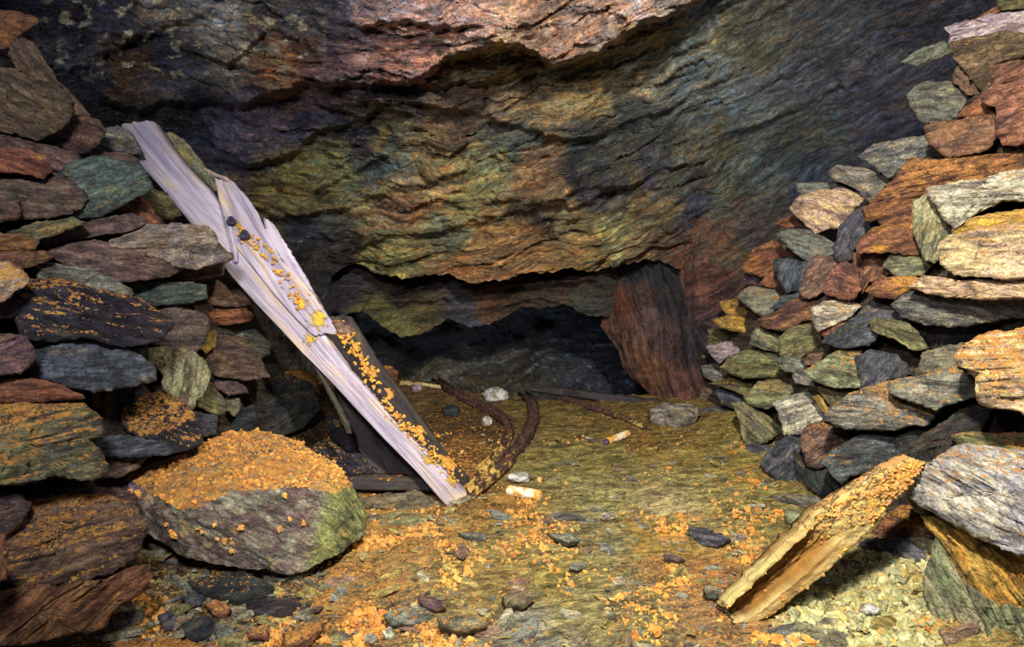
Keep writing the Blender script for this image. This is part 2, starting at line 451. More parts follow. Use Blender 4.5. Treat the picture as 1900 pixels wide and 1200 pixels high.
CT = [(-500, -400, 2.5), (100, 0, 3.0), (200, 150, 3.15), (330, 240, 3.3), (60, 320, 3.4), (500, 90, 2.85), (450, 230, 3.15),
 (700, 50, 2.6), (900, 40, 2.5), (1200, -20, 2.7), (750, 170, 2.95), (800, 300, 3.25), (1000, 350, 3.4), (1000, 200, 3.15), (1200, 300, 3.6),
 (1400, 100, 3.6), (1600, 50, 3.8), (1700, 300, 4.2), (1500, 400, 4.3), (1300, 450, 4.15), (1000, 450, 3.65), (800, 480, 3.7),
 (600, 470, 3.75), (600, 350, 3.5), (1250, 620, 4.2), (1330, 560, 4.2), (900, -450, 1.8), (1600, -400, 2.6), (2300, 0, 4.3), (2300, 600, 4.6),
 (-400, 500, 3.6), (400, 640, 4.0), (1500, 800, 4.6), (300, 450, 3.7), (1150, 480, 3.85)]
# ledges: polyline (px,py), how far the rock above it stands out, over how many px it dies away upward
LEDGES = [
 ([(560, 120), (600, 165), (660, 158), (760, 152), (820, 120), (880, 95), (930, 82), (960, 92)], .20, 150, 9),
 ([(880, 82), (960, 86), (1025, 122), (1100, 95), (1180, 55), (1290, 8), (1420, -60)], .24, 170, 8),
 ([(600, 35), (660, 45), (700, 50), (760, 40), (860, 48), (925, 62)], .10, 60, 6),
 ([(700, 165), (900, 150), (1020, 130), (1120, 105), (1250, 60), (1420, -20)], .08, 50, 6),
 ([(560, 195), (760, 190), (900, 215), (1000, 250), (1060, 262), (1150, 235), (1280, 180), (1420, 110)], .09, 60, 7),
 ([(330, 90), (420, 120), (500, 60), (560, 70), (600, 130)], .10, 90, 8),
 ([(150, 170), (250, 200), (330, 195), (450, 190), (560, 160), (620, 180)], .16, 110, 10),
 ([(430, 320), (520, 300), (600, 245), (700, 205), (780, 215)], .10, 80, 7),
 ([(460, 420), (560, 400), (640, 385), (720, 360), (820, 330), (900, 320)], .06, 60, 6),
 ([(560, 370), (620, 335), (700, 300), (790, 260)], .06, 50, 6),
 ([(640, 470), (720, 430), (790, 440), (860, 420), (960, 392), (1060, 385), (1160, 345), (1240, 318), (1330, 300)], .07, 60, 6),
 ([(1150, 345), (1200, 330), (1245, 326)], .06, 24, 4),
 ([(860, 375), (1000, 370), (1120, 350), (1230, 300), (1330, 260), (1460, 215), (1640, 130)], .06, 80, 7),
 ([(1080, 150), (1250, 100), (1420, 30), (1600, -60)], .06, 70, 6),
 ([(1180, 300), (1210, 240), (1260, 250)], .07, 50, 6),
 ([(1060, 500), (1180, 478), (1300, 400), (1400, 380)], .07, 60, 8),
 ([(1250, 520), (1330, 470), (1420, 440)], .06, 50, 8),
 ([(0, 60), (90, 130), (160, 120), (260, 60), (420, 20)], .12, 100, 10),
]
def G_strata(px):
    xs = [-700, 150, 450, 700, 1000, 1300, 1700, 2400]; sl = [.25, -.10, -.18, -.05, .28, .50, .48, .4]
    g = np.linspace(-700, 2400, 600); s = np.interp(g, xs, sl); G = np.concatenate([[0], np.cumsum((s[1:]+s[:-1])/2*np.diff(g))])
    return np.interp(px, g, G)
def hang_depth(px, py):
    t = blend(px, py, CT, 260)[:, 0]
    z = np.zeros(len(px))
    wx = 26*fbm(np.column_stack([px/90, py/90, z]), 3); wy = 22*fbm(np.column_stack([px/80, py/80, z+5]), 3)
    for pl, A, L, e in LEDGES:
        y = polyline_y(px, pl); x0, x1 = pl[0][0], pl[-1][0]
        jag = 7*perlin(np.column_stack([px/17, z, z+A*99])) + 14*perlin(np.column_stack([px/60, z, z+A*77]))
        d = (y + jag) - py
        wt = smooth(x0-10, x0+70, px)*(1-smooth(x1-70, x1+10, px))
        t = t - 1.35*A*wt*smooth(-e, e, d)*np.exp(-np.clip(d, 0, None)/L)
    s = py + G_strata(px)
    sw = s + wy*1.6 + 40*perlin(np.column_stack([px/260, py/200, z+2]))
    l = px + wx
    s0 = sw; s2 = s + 14*perlin(np.column_stack([px/150, py/110, z+2])) + 5*fbm(np.column_stack([px/50, py/40, z+62]), 2); l = px + .35*wx
    sw = s2 + .35*(s0-s)
    m = 0.40 + 0.60*(1-smooth(1250, 1500, px))
    q = lambda a, b, k: np.column_stack([l/a, sw/b, z+k])
    big = fbm(q(190, 60, 1), 3)
    r1 = ridged(q(150, 30, 3), 4, .55)
    tr = terrace(fbm(q(240, 42, 8), 3), 5, 6)
    fine = fbm(q(34, 8, 4), 4, gain=.6)
    wb1 = fbm(q(210, 70, 51), 3); wb2 = fbm(q(90, 30, 52), 3)
    mk = lambda k, c: smooth(-.35, .35, fbm(q(110, 45, k), 2) + c)
    saws = .045*mk(61, .1)*saw(sw/74 + 1.3*wb1) + .022*mk(62, .1)*saw(sw/31 + 1.6*wb1 + .7*wb2) + .014*mk(63, .15)*saw(sw/13 + 2.2*wb1 + 1.2*wb2) + .006*saw(sw/5.6 + 3*wb2 + 2*wb1)
    pl1 = plates(l/95 + .5*wb1, sw/34 + .5*wb1, 3) ; pl2 = plates(l/38 + .6*wb2, sw/15 + .6*wb2, 5); pl3 = plates(l/17 + wb2, sw/8 + wb2, 9)
    t = t - m*(.050*pl1 + .024*pl2 + .010*pl3)
    facet = np.abs(fbm(np.column_stack([(px+py*.6)/85, (py-px*.3)/70, z+71]), 3))
    t = t - m*(0.045*big + 0.03*tr + saws) - .05*m*facet - (0.4+.6*m)*0.009*fine
    lump = ridged(np.column_stack([px/70, py/60, z+7]), 3)
    t = t - 0.02*lump*(1-smooth(500, 700, px))
    return t, sw, l

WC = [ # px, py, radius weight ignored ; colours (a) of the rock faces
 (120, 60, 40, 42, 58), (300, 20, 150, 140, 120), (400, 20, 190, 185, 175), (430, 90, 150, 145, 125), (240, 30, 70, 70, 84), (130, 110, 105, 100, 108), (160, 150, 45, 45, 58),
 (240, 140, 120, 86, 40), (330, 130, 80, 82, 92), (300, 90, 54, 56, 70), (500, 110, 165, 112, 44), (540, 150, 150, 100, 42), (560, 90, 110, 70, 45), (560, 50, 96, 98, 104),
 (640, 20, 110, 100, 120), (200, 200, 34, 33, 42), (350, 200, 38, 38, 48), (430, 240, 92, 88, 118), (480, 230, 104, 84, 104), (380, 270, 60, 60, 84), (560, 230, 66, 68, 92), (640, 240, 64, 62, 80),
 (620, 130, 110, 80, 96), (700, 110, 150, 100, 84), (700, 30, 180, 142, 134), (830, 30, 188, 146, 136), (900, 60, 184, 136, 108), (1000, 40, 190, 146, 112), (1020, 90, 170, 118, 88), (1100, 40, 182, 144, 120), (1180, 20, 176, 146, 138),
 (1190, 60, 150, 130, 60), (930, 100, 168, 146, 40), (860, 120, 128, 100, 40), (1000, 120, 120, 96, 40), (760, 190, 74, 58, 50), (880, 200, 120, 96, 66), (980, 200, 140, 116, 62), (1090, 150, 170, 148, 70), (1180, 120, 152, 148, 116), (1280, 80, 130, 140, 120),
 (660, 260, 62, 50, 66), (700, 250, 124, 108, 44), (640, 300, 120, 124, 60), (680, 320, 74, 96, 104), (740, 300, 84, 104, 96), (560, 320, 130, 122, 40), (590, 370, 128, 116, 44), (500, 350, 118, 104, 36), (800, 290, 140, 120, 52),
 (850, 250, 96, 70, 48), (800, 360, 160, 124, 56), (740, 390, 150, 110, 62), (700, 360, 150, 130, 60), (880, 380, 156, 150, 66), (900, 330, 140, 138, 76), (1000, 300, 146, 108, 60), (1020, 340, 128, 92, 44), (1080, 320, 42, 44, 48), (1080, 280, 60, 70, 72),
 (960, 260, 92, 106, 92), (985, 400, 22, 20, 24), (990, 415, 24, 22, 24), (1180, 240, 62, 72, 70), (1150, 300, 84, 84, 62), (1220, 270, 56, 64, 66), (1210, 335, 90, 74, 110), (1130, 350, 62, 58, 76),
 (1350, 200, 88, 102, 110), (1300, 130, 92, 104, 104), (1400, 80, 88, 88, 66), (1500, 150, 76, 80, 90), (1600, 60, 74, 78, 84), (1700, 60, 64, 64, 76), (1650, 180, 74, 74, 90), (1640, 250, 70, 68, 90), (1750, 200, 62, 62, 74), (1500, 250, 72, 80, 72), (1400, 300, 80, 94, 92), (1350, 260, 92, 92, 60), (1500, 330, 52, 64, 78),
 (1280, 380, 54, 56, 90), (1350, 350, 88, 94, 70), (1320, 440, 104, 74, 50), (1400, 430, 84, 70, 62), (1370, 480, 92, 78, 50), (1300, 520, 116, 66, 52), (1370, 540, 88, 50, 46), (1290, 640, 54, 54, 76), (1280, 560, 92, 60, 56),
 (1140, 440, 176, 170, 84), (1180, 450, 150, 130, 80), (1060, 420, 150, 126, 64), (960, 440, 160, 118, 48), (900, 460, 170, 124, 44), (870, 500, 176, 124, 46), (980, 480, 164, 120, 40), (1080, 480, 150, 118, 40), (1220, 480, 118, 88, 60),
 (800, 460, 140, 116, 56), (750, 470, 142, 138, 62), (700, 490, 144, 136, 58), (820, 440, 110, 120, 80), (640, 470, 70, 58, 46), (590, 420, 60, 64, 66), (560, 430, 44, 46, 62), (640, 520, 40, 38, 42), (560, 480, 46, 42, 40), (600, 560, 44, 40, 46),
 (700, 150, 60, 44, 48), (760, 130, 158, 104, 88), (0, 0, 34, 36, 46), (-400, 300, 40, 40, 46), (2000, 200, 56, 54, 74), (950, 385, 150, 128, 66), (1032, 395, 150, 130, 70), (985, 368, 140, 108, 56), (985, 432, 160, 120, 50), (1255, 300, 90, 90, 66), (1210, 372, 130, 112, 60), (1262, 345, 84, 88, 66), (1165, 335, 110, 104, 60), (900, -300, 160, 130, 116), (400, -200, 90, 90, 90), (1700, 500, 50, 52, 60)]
def wall_colours(px, py, bright=1.0):
    z = np.zeros(len(px))
    wx = 38*fbm(np.column_stack([px/70, py/70, z+31]), 4, gain=.6); wy = 30*fbm(np.column_stack([px/70, py/60, z+47]), 4, gain=.6)
    X, Y = px+wx, py+wy; Wt = 0; A = 0
    for c in WC:
        d2 = ((X-c[0])**2 + (Y-c[1])**2)/45.0**2
        w = 1/(d2**2.2 + .02); Wt = Wt + w; A = A + w[:, None]*np.array(lin(c[2:5]))
    A = A/Wt[:, None]
    L = A.mean(1, keepdims=True); A = A*.72 + L*.28
    s = py + G_strata(px) + wy*.5; q = lambda a, b, k: np.column_stack([(px+wx)/a, s/b, z+k])
    b1 = fbm(q(70, 11, 81), 4, gain=.65)[:, None]; b2 = fbm(q(46, 9, 85), 3)[:, None]; sp = fbm(np.column_stack([px/7, py/7, z+88]), 3)[:, None]
    A = A*np.exp(.55*b1 + .28*sp)
    rust = np.array([1.35, .92, .55]); cold = np.array([.75, 1.0, 1.15]); hue = smooth(-.5, .5, b2)
    A = A*(rust*hue*.55 + cold*(1-hue)*.55 + .45)
    # milky quartz knots in the upper left of the face
    kn = smooth(.30, .42, fbm(np.column_stack([px/34, py/26, z+91]), 4, gain=.55)) * smooth(640, 540, px)*smooth(165, 110, py)*smooth(60, 120, px)
    A = A*(1-kn[:, None]) + kn[:, None]*np.array(lin((196, 184, 150)))
    g = 1 + .55*smooth(1180, 1350, px) + .35*smooth(520, 300, px)*smooth(260, 120, py)  # albedo raised at right to offset weak lamp light, upper left for bright highlights
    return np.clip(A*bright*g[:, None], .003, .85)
def tint(A, k):  # neighbours of the colour for the streaks: rustier / bluer beds
    b = A*np.array(k); return np.clip(b, 0.004, .9)

def sheet(name, xs, top, edge_pl, nr, depth_fn, fold, label=None, nf=10, cfn=wall_colours, fold_up=-.02, mat=None, rows=None):
    """a broken rock face from py=top down to its lip, then folded back into the dark"""
    nc = len(xs); e = polyline_y(xs, edge_pl)
    e = e + 5*perlin(np.column_stack([xs/14, xs*0, xs*0+3])) + 9*perlin(np.column_stack([xs/45, xs*0, xs*0+9]))
    if rows is None:
        v = np.linspace(0, 1, nr); PY = top + (e-top)*v[:, None]
    else:
        v = np.linspace(0, 1, nr)[1:, None]; PY = np.vstack([np.tile(rows[:, None], (1, nc)), rows[-1] + (e-rows[-1])*v]); nr = len(PY)
    PX = np.tile(xs, (nr, 1))
    t, s, l = depth_fn(PX.ravel(), PY.ravel())
    V = at(PX.ravel(), PY.ravel(), t)
    rows = [V.reshape(nr, nc, 3)]
    lip = rows[0][-1]
    for k in range(1, nf+1):
        f = k/nf; z = np.zeros(nc)
        off = np.column_stack([z, z + fold*f, z + fold_up*math.sin(f*3.1)*3 + fold*.25*f])
        off += 0.03*np.column_stack([fbm(lip*6+k, 2), fbm(lip*6+k+9, 2), fbm(lip*6+k+5, 2)])*min(1, f*3)
        rows.append((lip+off)[None])
    A = np.concatenate(rows, 0); V = A.reshape(-1, 3)
    C = cfn(PX.ravel(), PY.ravel())
    C = np.vstack([C] + [C[-nc:]]*nf)
    ll = np.concatenate([l] + [l[-nc:] + 0*k for k in range(nf)]); ss = np.concatenate([s] + [s[-nc:] + 30*(k+1) for k in range(nf)])
    rc = np.column_stack([ll/400, ss/400, np.linalg.norm(V-CAMP, axis=1)*.3])
    F = grid_faces(nr+nf, nc)
    o = mesh_obj(name, V, F, mat or M_WALL, None, {'rc': rc, 'ta': C, 'tb': tint(C, (.80, .92, 1.15)), 'tc': tint(C, (1.25, .98, .62)), 'du': np.zeros(len(V))}, origin=(0, 3.5, 0))
    return tag(o, label, None, None, 'structure')

xs = np.concatenate([np.arange(-700, -40, 24), np.arange(-40, 1940, 3.2), np.arange(1940, 2500, 24)])
LIP1 = [(-700, 900), (520, 900), (560, 720), (585, 600), (610, 520), (640, 492), (665, 490), (700, 503), (745, 521), (790, 506), (840, 516), (880, 524), (940, 518),
        (1000, 503), (1100, 502), (1150, 492), (1200, 482), (1240, 486), (1268, 505), (1282, 640), (1290, 860), (2500, 900)]
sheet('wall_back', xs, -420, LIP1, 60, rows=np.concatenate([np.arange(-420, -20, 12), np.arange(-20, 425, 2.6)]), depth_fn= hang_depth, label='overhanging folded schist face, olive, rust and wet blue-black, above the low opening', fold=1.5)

def lint_depth(px, py):
    t = 4.02 + 0.0004*(py-500) + .5*smooth(1120, 1230, px)
    z = np.zeros(len(px)); sw = py + 0.10*px + 26*perlin(np.column_stack([px/150, py/90, z+3])); l = px
    t = t - .10*np.exp(-((px-745)/70)**2)*smooth(520, 640, py) - .10*np.exp(-((px-650)/50)**2)*(1-smooth(540, 600, py))
    for pl, A, L, e in [([(690, 560), (800, 560), (900, 540), (1000, 530), (1120, 520)], .10, 60, 6), ([(600, 575), (660, 590), (710, 520)], .10, 60, 6),
                        ([(800, 590), (900, 575), (1000, 555), (1120, 560)], .05, 30, 5)]:
        y = polyline_y(px, pl) + 8*perlin(np.column_stack([px/25, z, z+A*9])); d = y-py
        wt = smooth(pl[0][0]-10, pl[0][0]+50, px)*(1-smooth(pl[-1][0]-30, pl[-1][0]+10, px))
        t = t - A*wt*smooth(-e, e, d)*np.exp(-np.clip(d, 0, None)/L)
    q = lambda a, b, k: np.column_stack([l/a, sw/b, z+k])
    wb = fbm(q(120, 50, 24), 3)
    t = t - .06*fbm(q(160, 40, 21), 3) - .035*saw(sw/34 + 1.5*wb) - .016*saw(sw/13 + 2.2*wb) - .008*fbm(q(30, 8, 23), 3)
    return t, sw, l
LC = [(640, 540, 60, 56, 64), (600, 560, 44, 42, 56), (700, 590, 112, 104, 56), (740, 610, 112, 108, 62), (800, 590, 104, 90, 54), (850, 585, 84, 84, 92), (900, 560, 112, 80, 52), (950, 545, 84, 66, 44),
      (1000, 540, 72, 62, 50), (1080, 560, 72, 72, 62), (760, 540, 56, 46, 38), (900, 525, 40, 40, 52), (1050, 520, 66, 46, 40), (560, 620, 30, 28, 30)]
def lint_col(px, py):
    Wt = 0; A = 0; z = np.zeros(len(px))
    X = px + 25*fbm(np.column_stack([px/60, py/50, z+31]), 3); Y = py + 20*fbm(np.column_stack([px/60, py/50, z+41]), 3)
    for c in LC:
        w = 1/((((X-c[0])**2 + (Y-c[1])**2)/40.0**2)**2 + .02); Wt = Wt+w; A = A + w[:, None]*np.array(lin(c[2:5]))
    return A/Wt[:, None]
LIP2 = [(480, 860), (560, 700), (590, 610), (615, 585), (660, 580), (686, 582), (715, 608), (741, 630), (779, 617), (829, 597), (870, 603), (909, 602), (940, 585), (964, 575), (1015, 567), (1044, 567),
        (1074, 581), (1116, 586), (1180, 600), (1260, 700), (1330, 860)]
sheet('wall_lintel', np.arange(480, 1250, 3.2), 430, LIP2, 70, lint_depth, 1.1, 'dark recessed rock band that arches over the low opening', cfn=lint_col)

# inner chamber: far wall and boulder-like hump of footwall
def inner_depth(px, py):
    z = np.zeros(len(px)); sw = py + .2*px + 30*perlin(np.column_stack([px/120, py/80, z+13])); l = px
    t = 5.9 - .55*np.exp(-((px-900)/150)**2-((py-700)/85)**2) - .004*(py-560)
    t = t - .10*ridged(np.column_stack([px/110, py/70, z+2]), 4) - .05*terrace(fbm(np.column_stack([l/90, sw/40, z]), 3), 5, 5) - .01*fbm(np.column_stack([px/12, py/9, z]), 3)
    return t, sw, l
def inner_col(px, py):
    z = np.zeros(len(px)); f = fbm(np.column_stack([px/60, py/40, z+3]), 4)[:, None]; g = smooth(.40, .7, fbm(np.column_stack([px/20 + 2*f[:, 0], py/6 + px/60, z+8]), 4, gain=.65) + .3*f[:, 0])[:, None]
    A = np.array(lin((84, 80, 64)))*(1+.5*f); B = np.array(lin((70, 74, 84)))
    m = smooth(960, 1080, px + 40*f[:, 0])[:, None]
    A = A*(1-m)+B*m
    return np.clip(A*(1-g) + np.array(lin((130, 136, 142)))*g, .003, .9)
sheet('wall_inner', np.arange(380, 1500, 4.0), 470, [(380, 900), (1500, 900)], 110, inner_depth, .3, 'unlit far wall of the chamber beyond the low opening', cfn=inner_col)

# pillar: closed rounded column of rock at the right of the opening
def pillar():
    yr = np.linspace(470, 790, 110)
    le = np.interp(yr, [470, 505, 530, 560, 590, 605, 630, 650, 680, 700, 725, 745, 790], [1070, 1085, 1118, 1122, 1117, 1114, 1130, 1146, 1154, 1170, 1198, 1215, 1235])
    ri = np.interp(yr, [470, 520, 560, 600, 640, 700, 740, 790], [1275, 1300, 1320, 1330, 1335, 1335, 1330, 1330])
    N = 110; V = []; rc = []; C = []
    PC = [(1110, 520, 60, 60, 66), (1140, 560, 122, 70, 48), (1190, 540, 80, 62, 58), (1160, 600, 104, 72, 58), (1200, 600, 96, 76, 72), (1170, 650, 118, 82, 60), (1210, 690, 128, 84, 58),
          (1240, 640, 84, 66, 66), (1250, 560, 56, 54, 58), (1230, 520, 52, 54, 58), (1290, 640, 66, 58, 64), (1180, 510, 40, 46, 52), (1260, 720, 110, 76, 66)]
    for y, a, b in zip(yr, le, ri):
        c = (a+b)/2; hw = (b-a)/2
        th = np.linspace(0, 2*math.pi, N, endpoint=False)
        px = c + hw*np.cos(th); tc = 4.24 - .14*smooth(500, 640, y) + .22*smooth(1225, 1310, px)*smooth(640, 560, y)
        front = np.sin(th)
        t = tc - 0.20*front*(1 + .2*np.sin(y/30))
        zz = np.zeros(N)
        sw = px*1.0 - .25*y + 20*perlin(np.column_stack([px/80, zz+y/120, zz])); fl = smooth(640, 600, y)
        d = .06*fbm(np.column_stack([sw/16, zz+y/120, zz+front]), 3) + .04*plates(px/40, zz+y/30, 2) * (.4+.6*fl) + .06*fbm(np.column_stack([px/60, zz+y/50, front*2]), 3) + .012*fbm(np.column_stack([px/9, zz+y/9, front*6]), 3)
        t = t - d*.6
        p = at(px, zz+y, t); V.append(p); rc.append(np.column_stack([zz+y/400, sw/400, front*.2]))
        Wt = 0; A = 0
        for q in PC:
            w = 1/((((px-q[0])**2+(y-q[1])**2)/30**2)**2+.02); Wt = Wt+w; A = A+w[:, None]*np.array(lin(q[2:5]))
        C.append(A/Wt[:, None])
    V = np.vstack(V); C = np.vstack(C); F = grid_faces(len(yr), N, 0, True)
    o = mesh_obj('wall_pillar', V, F, M_WALL, None, {'rc': np.vstack(rc), 'ta': C, 'tb': tint(C, (.8, .92, 1.1)), 'tc': tint(C, (1.2, .95, .7)), 'du': np.zeros(len(V))}, origin=(1, 4, 0))
    tag(o, 'fluted rust-brown rock pillar hanging down at the right of the opening', None, None, 'structure')
pillar()

# floor
def floor_z(x, y):
    x = np.asarray(x, float); y = np.asarray(y, float); z0 = np.zeros_like(x)
    a = x*.98 + y*.2; b = -x*.2 + y*.98
    h = .022*fbm(np.column_stack([x*1.6, y*1.6, z0]), 3) + .020*terrace(fbm(np.column_stack([a*1.4, b*3.6, z0+4]), 3), 5, 7)
    h = h + .006*fbm(np.column_stack([a*9, b*22, z0+2]), 4, gain=.6)
    wb = fbm(np.column_stack([a*1.8, b*3, z0+8]), 3); mk = smooth(-.3, .3, fbm(np.column_stack([a*2.5, b*4, z0+18]), 2))
    h = h + .014*mk*saw(-b/.17 + 1.3*wb + .4*fbm(np.column_stack([a*9, b*9, z0]), 2)) + .006*saw(-b/.06 + 2.2*wb) + .012*plates(a/.16 + .4*wb, b/.09 + .4*wb, 4, .8)
    rough = smooth(.1, -.9, x)*smooth(2.5, 1.9, y)
    h = h + rough*(.045*fbm(np.column_stack([x*7, y*7, z0+5]), 3))
    # slopes up to the foot of each pack wall, drops away at the back into the chamber
    h = h + .16*smooth(-.85, -1.5, x) + .14*smooth(1.0, 1.6, x)
    ye = np.interp(x, [-2, -.7, -.3, .15, 1.0, 2], [4.35, 4.30, 4.02, 3.80, 3.86, 3.9])
    d = y - ye
    h = h - .9*smooth(0, .9, d) - .02*smooth(-.2, 0, d)
    return h
def fz(x, y): return float(floor_z(np.array([x]), np.array([y]))[0])
def on_floor(px, py):
    p = hit_z(px, py, 0.0)
    for _ in range(4): p = hit_z(px, py, fz(p[0], p[1]))
    return p
FC = [ # px, py, colour, ochre cover
 (650, 960, (150, 130, 70), .9), (400, 1080, (96, 84, 56), .55), (620, 1120, (150, 130, 84), .95), (480, 1130, (84, 78, 60), .5), (560, 1160, (120, 104, 70), .85), (720, 1000, (160, 140, 84), .9), (300, 1150, (110, 96, 56), .65),
 (760, 1130, (140, 132, 96), .7), (900, 1080, (150, 140, 84), .45), (1050, 1080, (150, 146, 80), .25), (1100, 1130, (146, 146, 100), .15), (1000, 1180, (150, 156, 140), .1), (1200, 1160, (140, 142, 100), .35),
 (950, 1000, (150, 144, 90), .5), (850, 980, (150, 138, 84), .75), (1100, 1000, (140, 144, 100), .45), (1250, 1000, (160, 150, 80), .7), (1300, 1060, (150, 120, 80), .75), (1350, 1100, (170, 130, 90), .85), (1280, 1140, (150, 130, 96), .7),
 (1500, 1100, (206, 200, 120), .3), (1600, 1080, (206, 196, 130), .3), (1550, 1170, (190, 184, 120), .3), (1650, 1150, (196, 190, 120), .3), (1000, 870, (140, 140, 84), .35), (1100, 850, (144, 142, 84), .25), (1100, 920, (160, 164, 110), .15),
 (1250, 940, (190, 186, 140), .15), (1250, 850, (160, 156, 90), .55), (1350, 880, (160, 156, 84), .6), (1400, 950, (156, 156, 96), .4), (1300, 900, (166, 168, 110), .35), (1150, 780, (124, 110, 62), .5), (1000, 760, (120, 112, 64), .35),
 (1200, 820, (130, 116, 60), .6), (1100, 750, (110, 104, 60), .3), (850, 850, (110, 84, 46), .8), (820, 780, (86, 72, 44), .55), (780, 730, (110, 98, 56), .4), (900, 800, (90, 72, 44), .5), (760, 900, (110, 90, 56), .55), (700, 860, (70, 60, 44), .5),
 (950, 940, (150, 124, 66), .7), (850, 930, (124, 100, 60), .7), (620, 820, (60, 54, 40), .5), (1450, 1000, (150, 146, 84), .5)]
FCw = [(hit_z(a, b, 0.0), lin(c), o) for a, b, c, o in FC]
def floor_cols(x, y):
    z = np.zeros(len(x)); X = x + .07*fbm(np.column_stack([x*5, y*5, z+3]), 4); Y = y + .09*fbm(np.column_stack([x*5, y*5, z+13]), 4)
    Wt = 0; A = 0; O = 0
    for p, c, o in FCw:
        w = 1/((((X-p[0])**2+((Y-p[1])*.8)**2)/.12**2)**1.8+.02); Wt = Wt+w; A = A+w[:, None]*np.array(c); O = O+w*o
    return A/Wt[:, None]*np.array([1.12, .98, .90]), O/Wt + .10
def make_floor():
    xs = np.arange(-2.3, 2.3, .0085); ys = 1.15 + (np.linspace(0, 1, 430)**1.25)*3.9
    X, Y = np.meshgrid(xs, ys); x = X.ravel(); y = Y.ravel(); z = floor_z(x, y)
    C, O = floor_cols(x, y)
    z = z + .006*np.clip(O, 0, 1)*np.clip(fbm(np.column_stack([x*38, y*38, z*0+3]), 3)+.2, 0, 2)
    V = np.column_stack([x, y, z]); a = x*.98+y*.2; b = -x*.2+y*.98
    o = mesh_obj('floor', V, grid_faces(len(ys), len(xs)), M_FLOOR, None, {'rc': np.column_stack([a, b, z*3]), 'ta': C*1.12, 'tb': tint(C, (.70, .72, .74)), 'tc': tint(C, (1.3, 1.28, 1.2)), 'du': np.clip(O*.66, 0, .8)}, origin=(0, 0, 0))
    tag(o, 'trodden mine floor of olive slate mud with orange ochre patches', None, None, 'structure')
make_floor()

# hearting behind the packed stones
def backing(name, pxs, topf, fn, label):
    nr = 90; nc = len(pxs); tp = topf(pxs); v = np.linspace(0, 1, nr)
    PX = np.tile(pxs, (nr, 1)); PY = tp + (1500-tp)*v[:, None]; px, py = PX.ravel(), PY.ravel()
    t = fn(px, py) + .17; z = np.zeros(len(px)); t = t - .05*ridged(np.column_stack([px/60, py/30, z]), 3)
    t = t + .5*smooth(60, 0, (PY-tp).ravel())
    V = at(px, py, t); C = np.tile(lin((84, 74, 64)), (len(V), 1))
    o = mesh_obj(name, V, grid_faces(nr, nc), M_ROCK, None, {'rc': np.column_stack([px/400, py/400, z]), 'ta': C, 'tb': C*.8, 'tc': C*1.2, 'du': z}, origin=(0, 2, 0))
    tag(o, label, None, None, 'structure')
backing('wall_left', np.arange(-500, 590, 6.0), lambda x: np.interp(x, [-500, 0, 60, 130, 200, 260, 350, 450, 520, 590], [-200, 70, 110, 240, 310, 370, 430, 520, 640, 760]), wall_tl, 'dark rubble hearting behind the left stone pack')
backing('wall_right', np.arange(1285, 2400, 6.0), lambda x: np.interp(x, [1285, 1340, 1400, 1480, 1560, 1650, 1760, 1830, 1900, 2400], [700, 600, 520, 440, 420, 340, 180, 90, 60, -200]), wall_tr, 'dark rubble hearting behind the right stone pack')
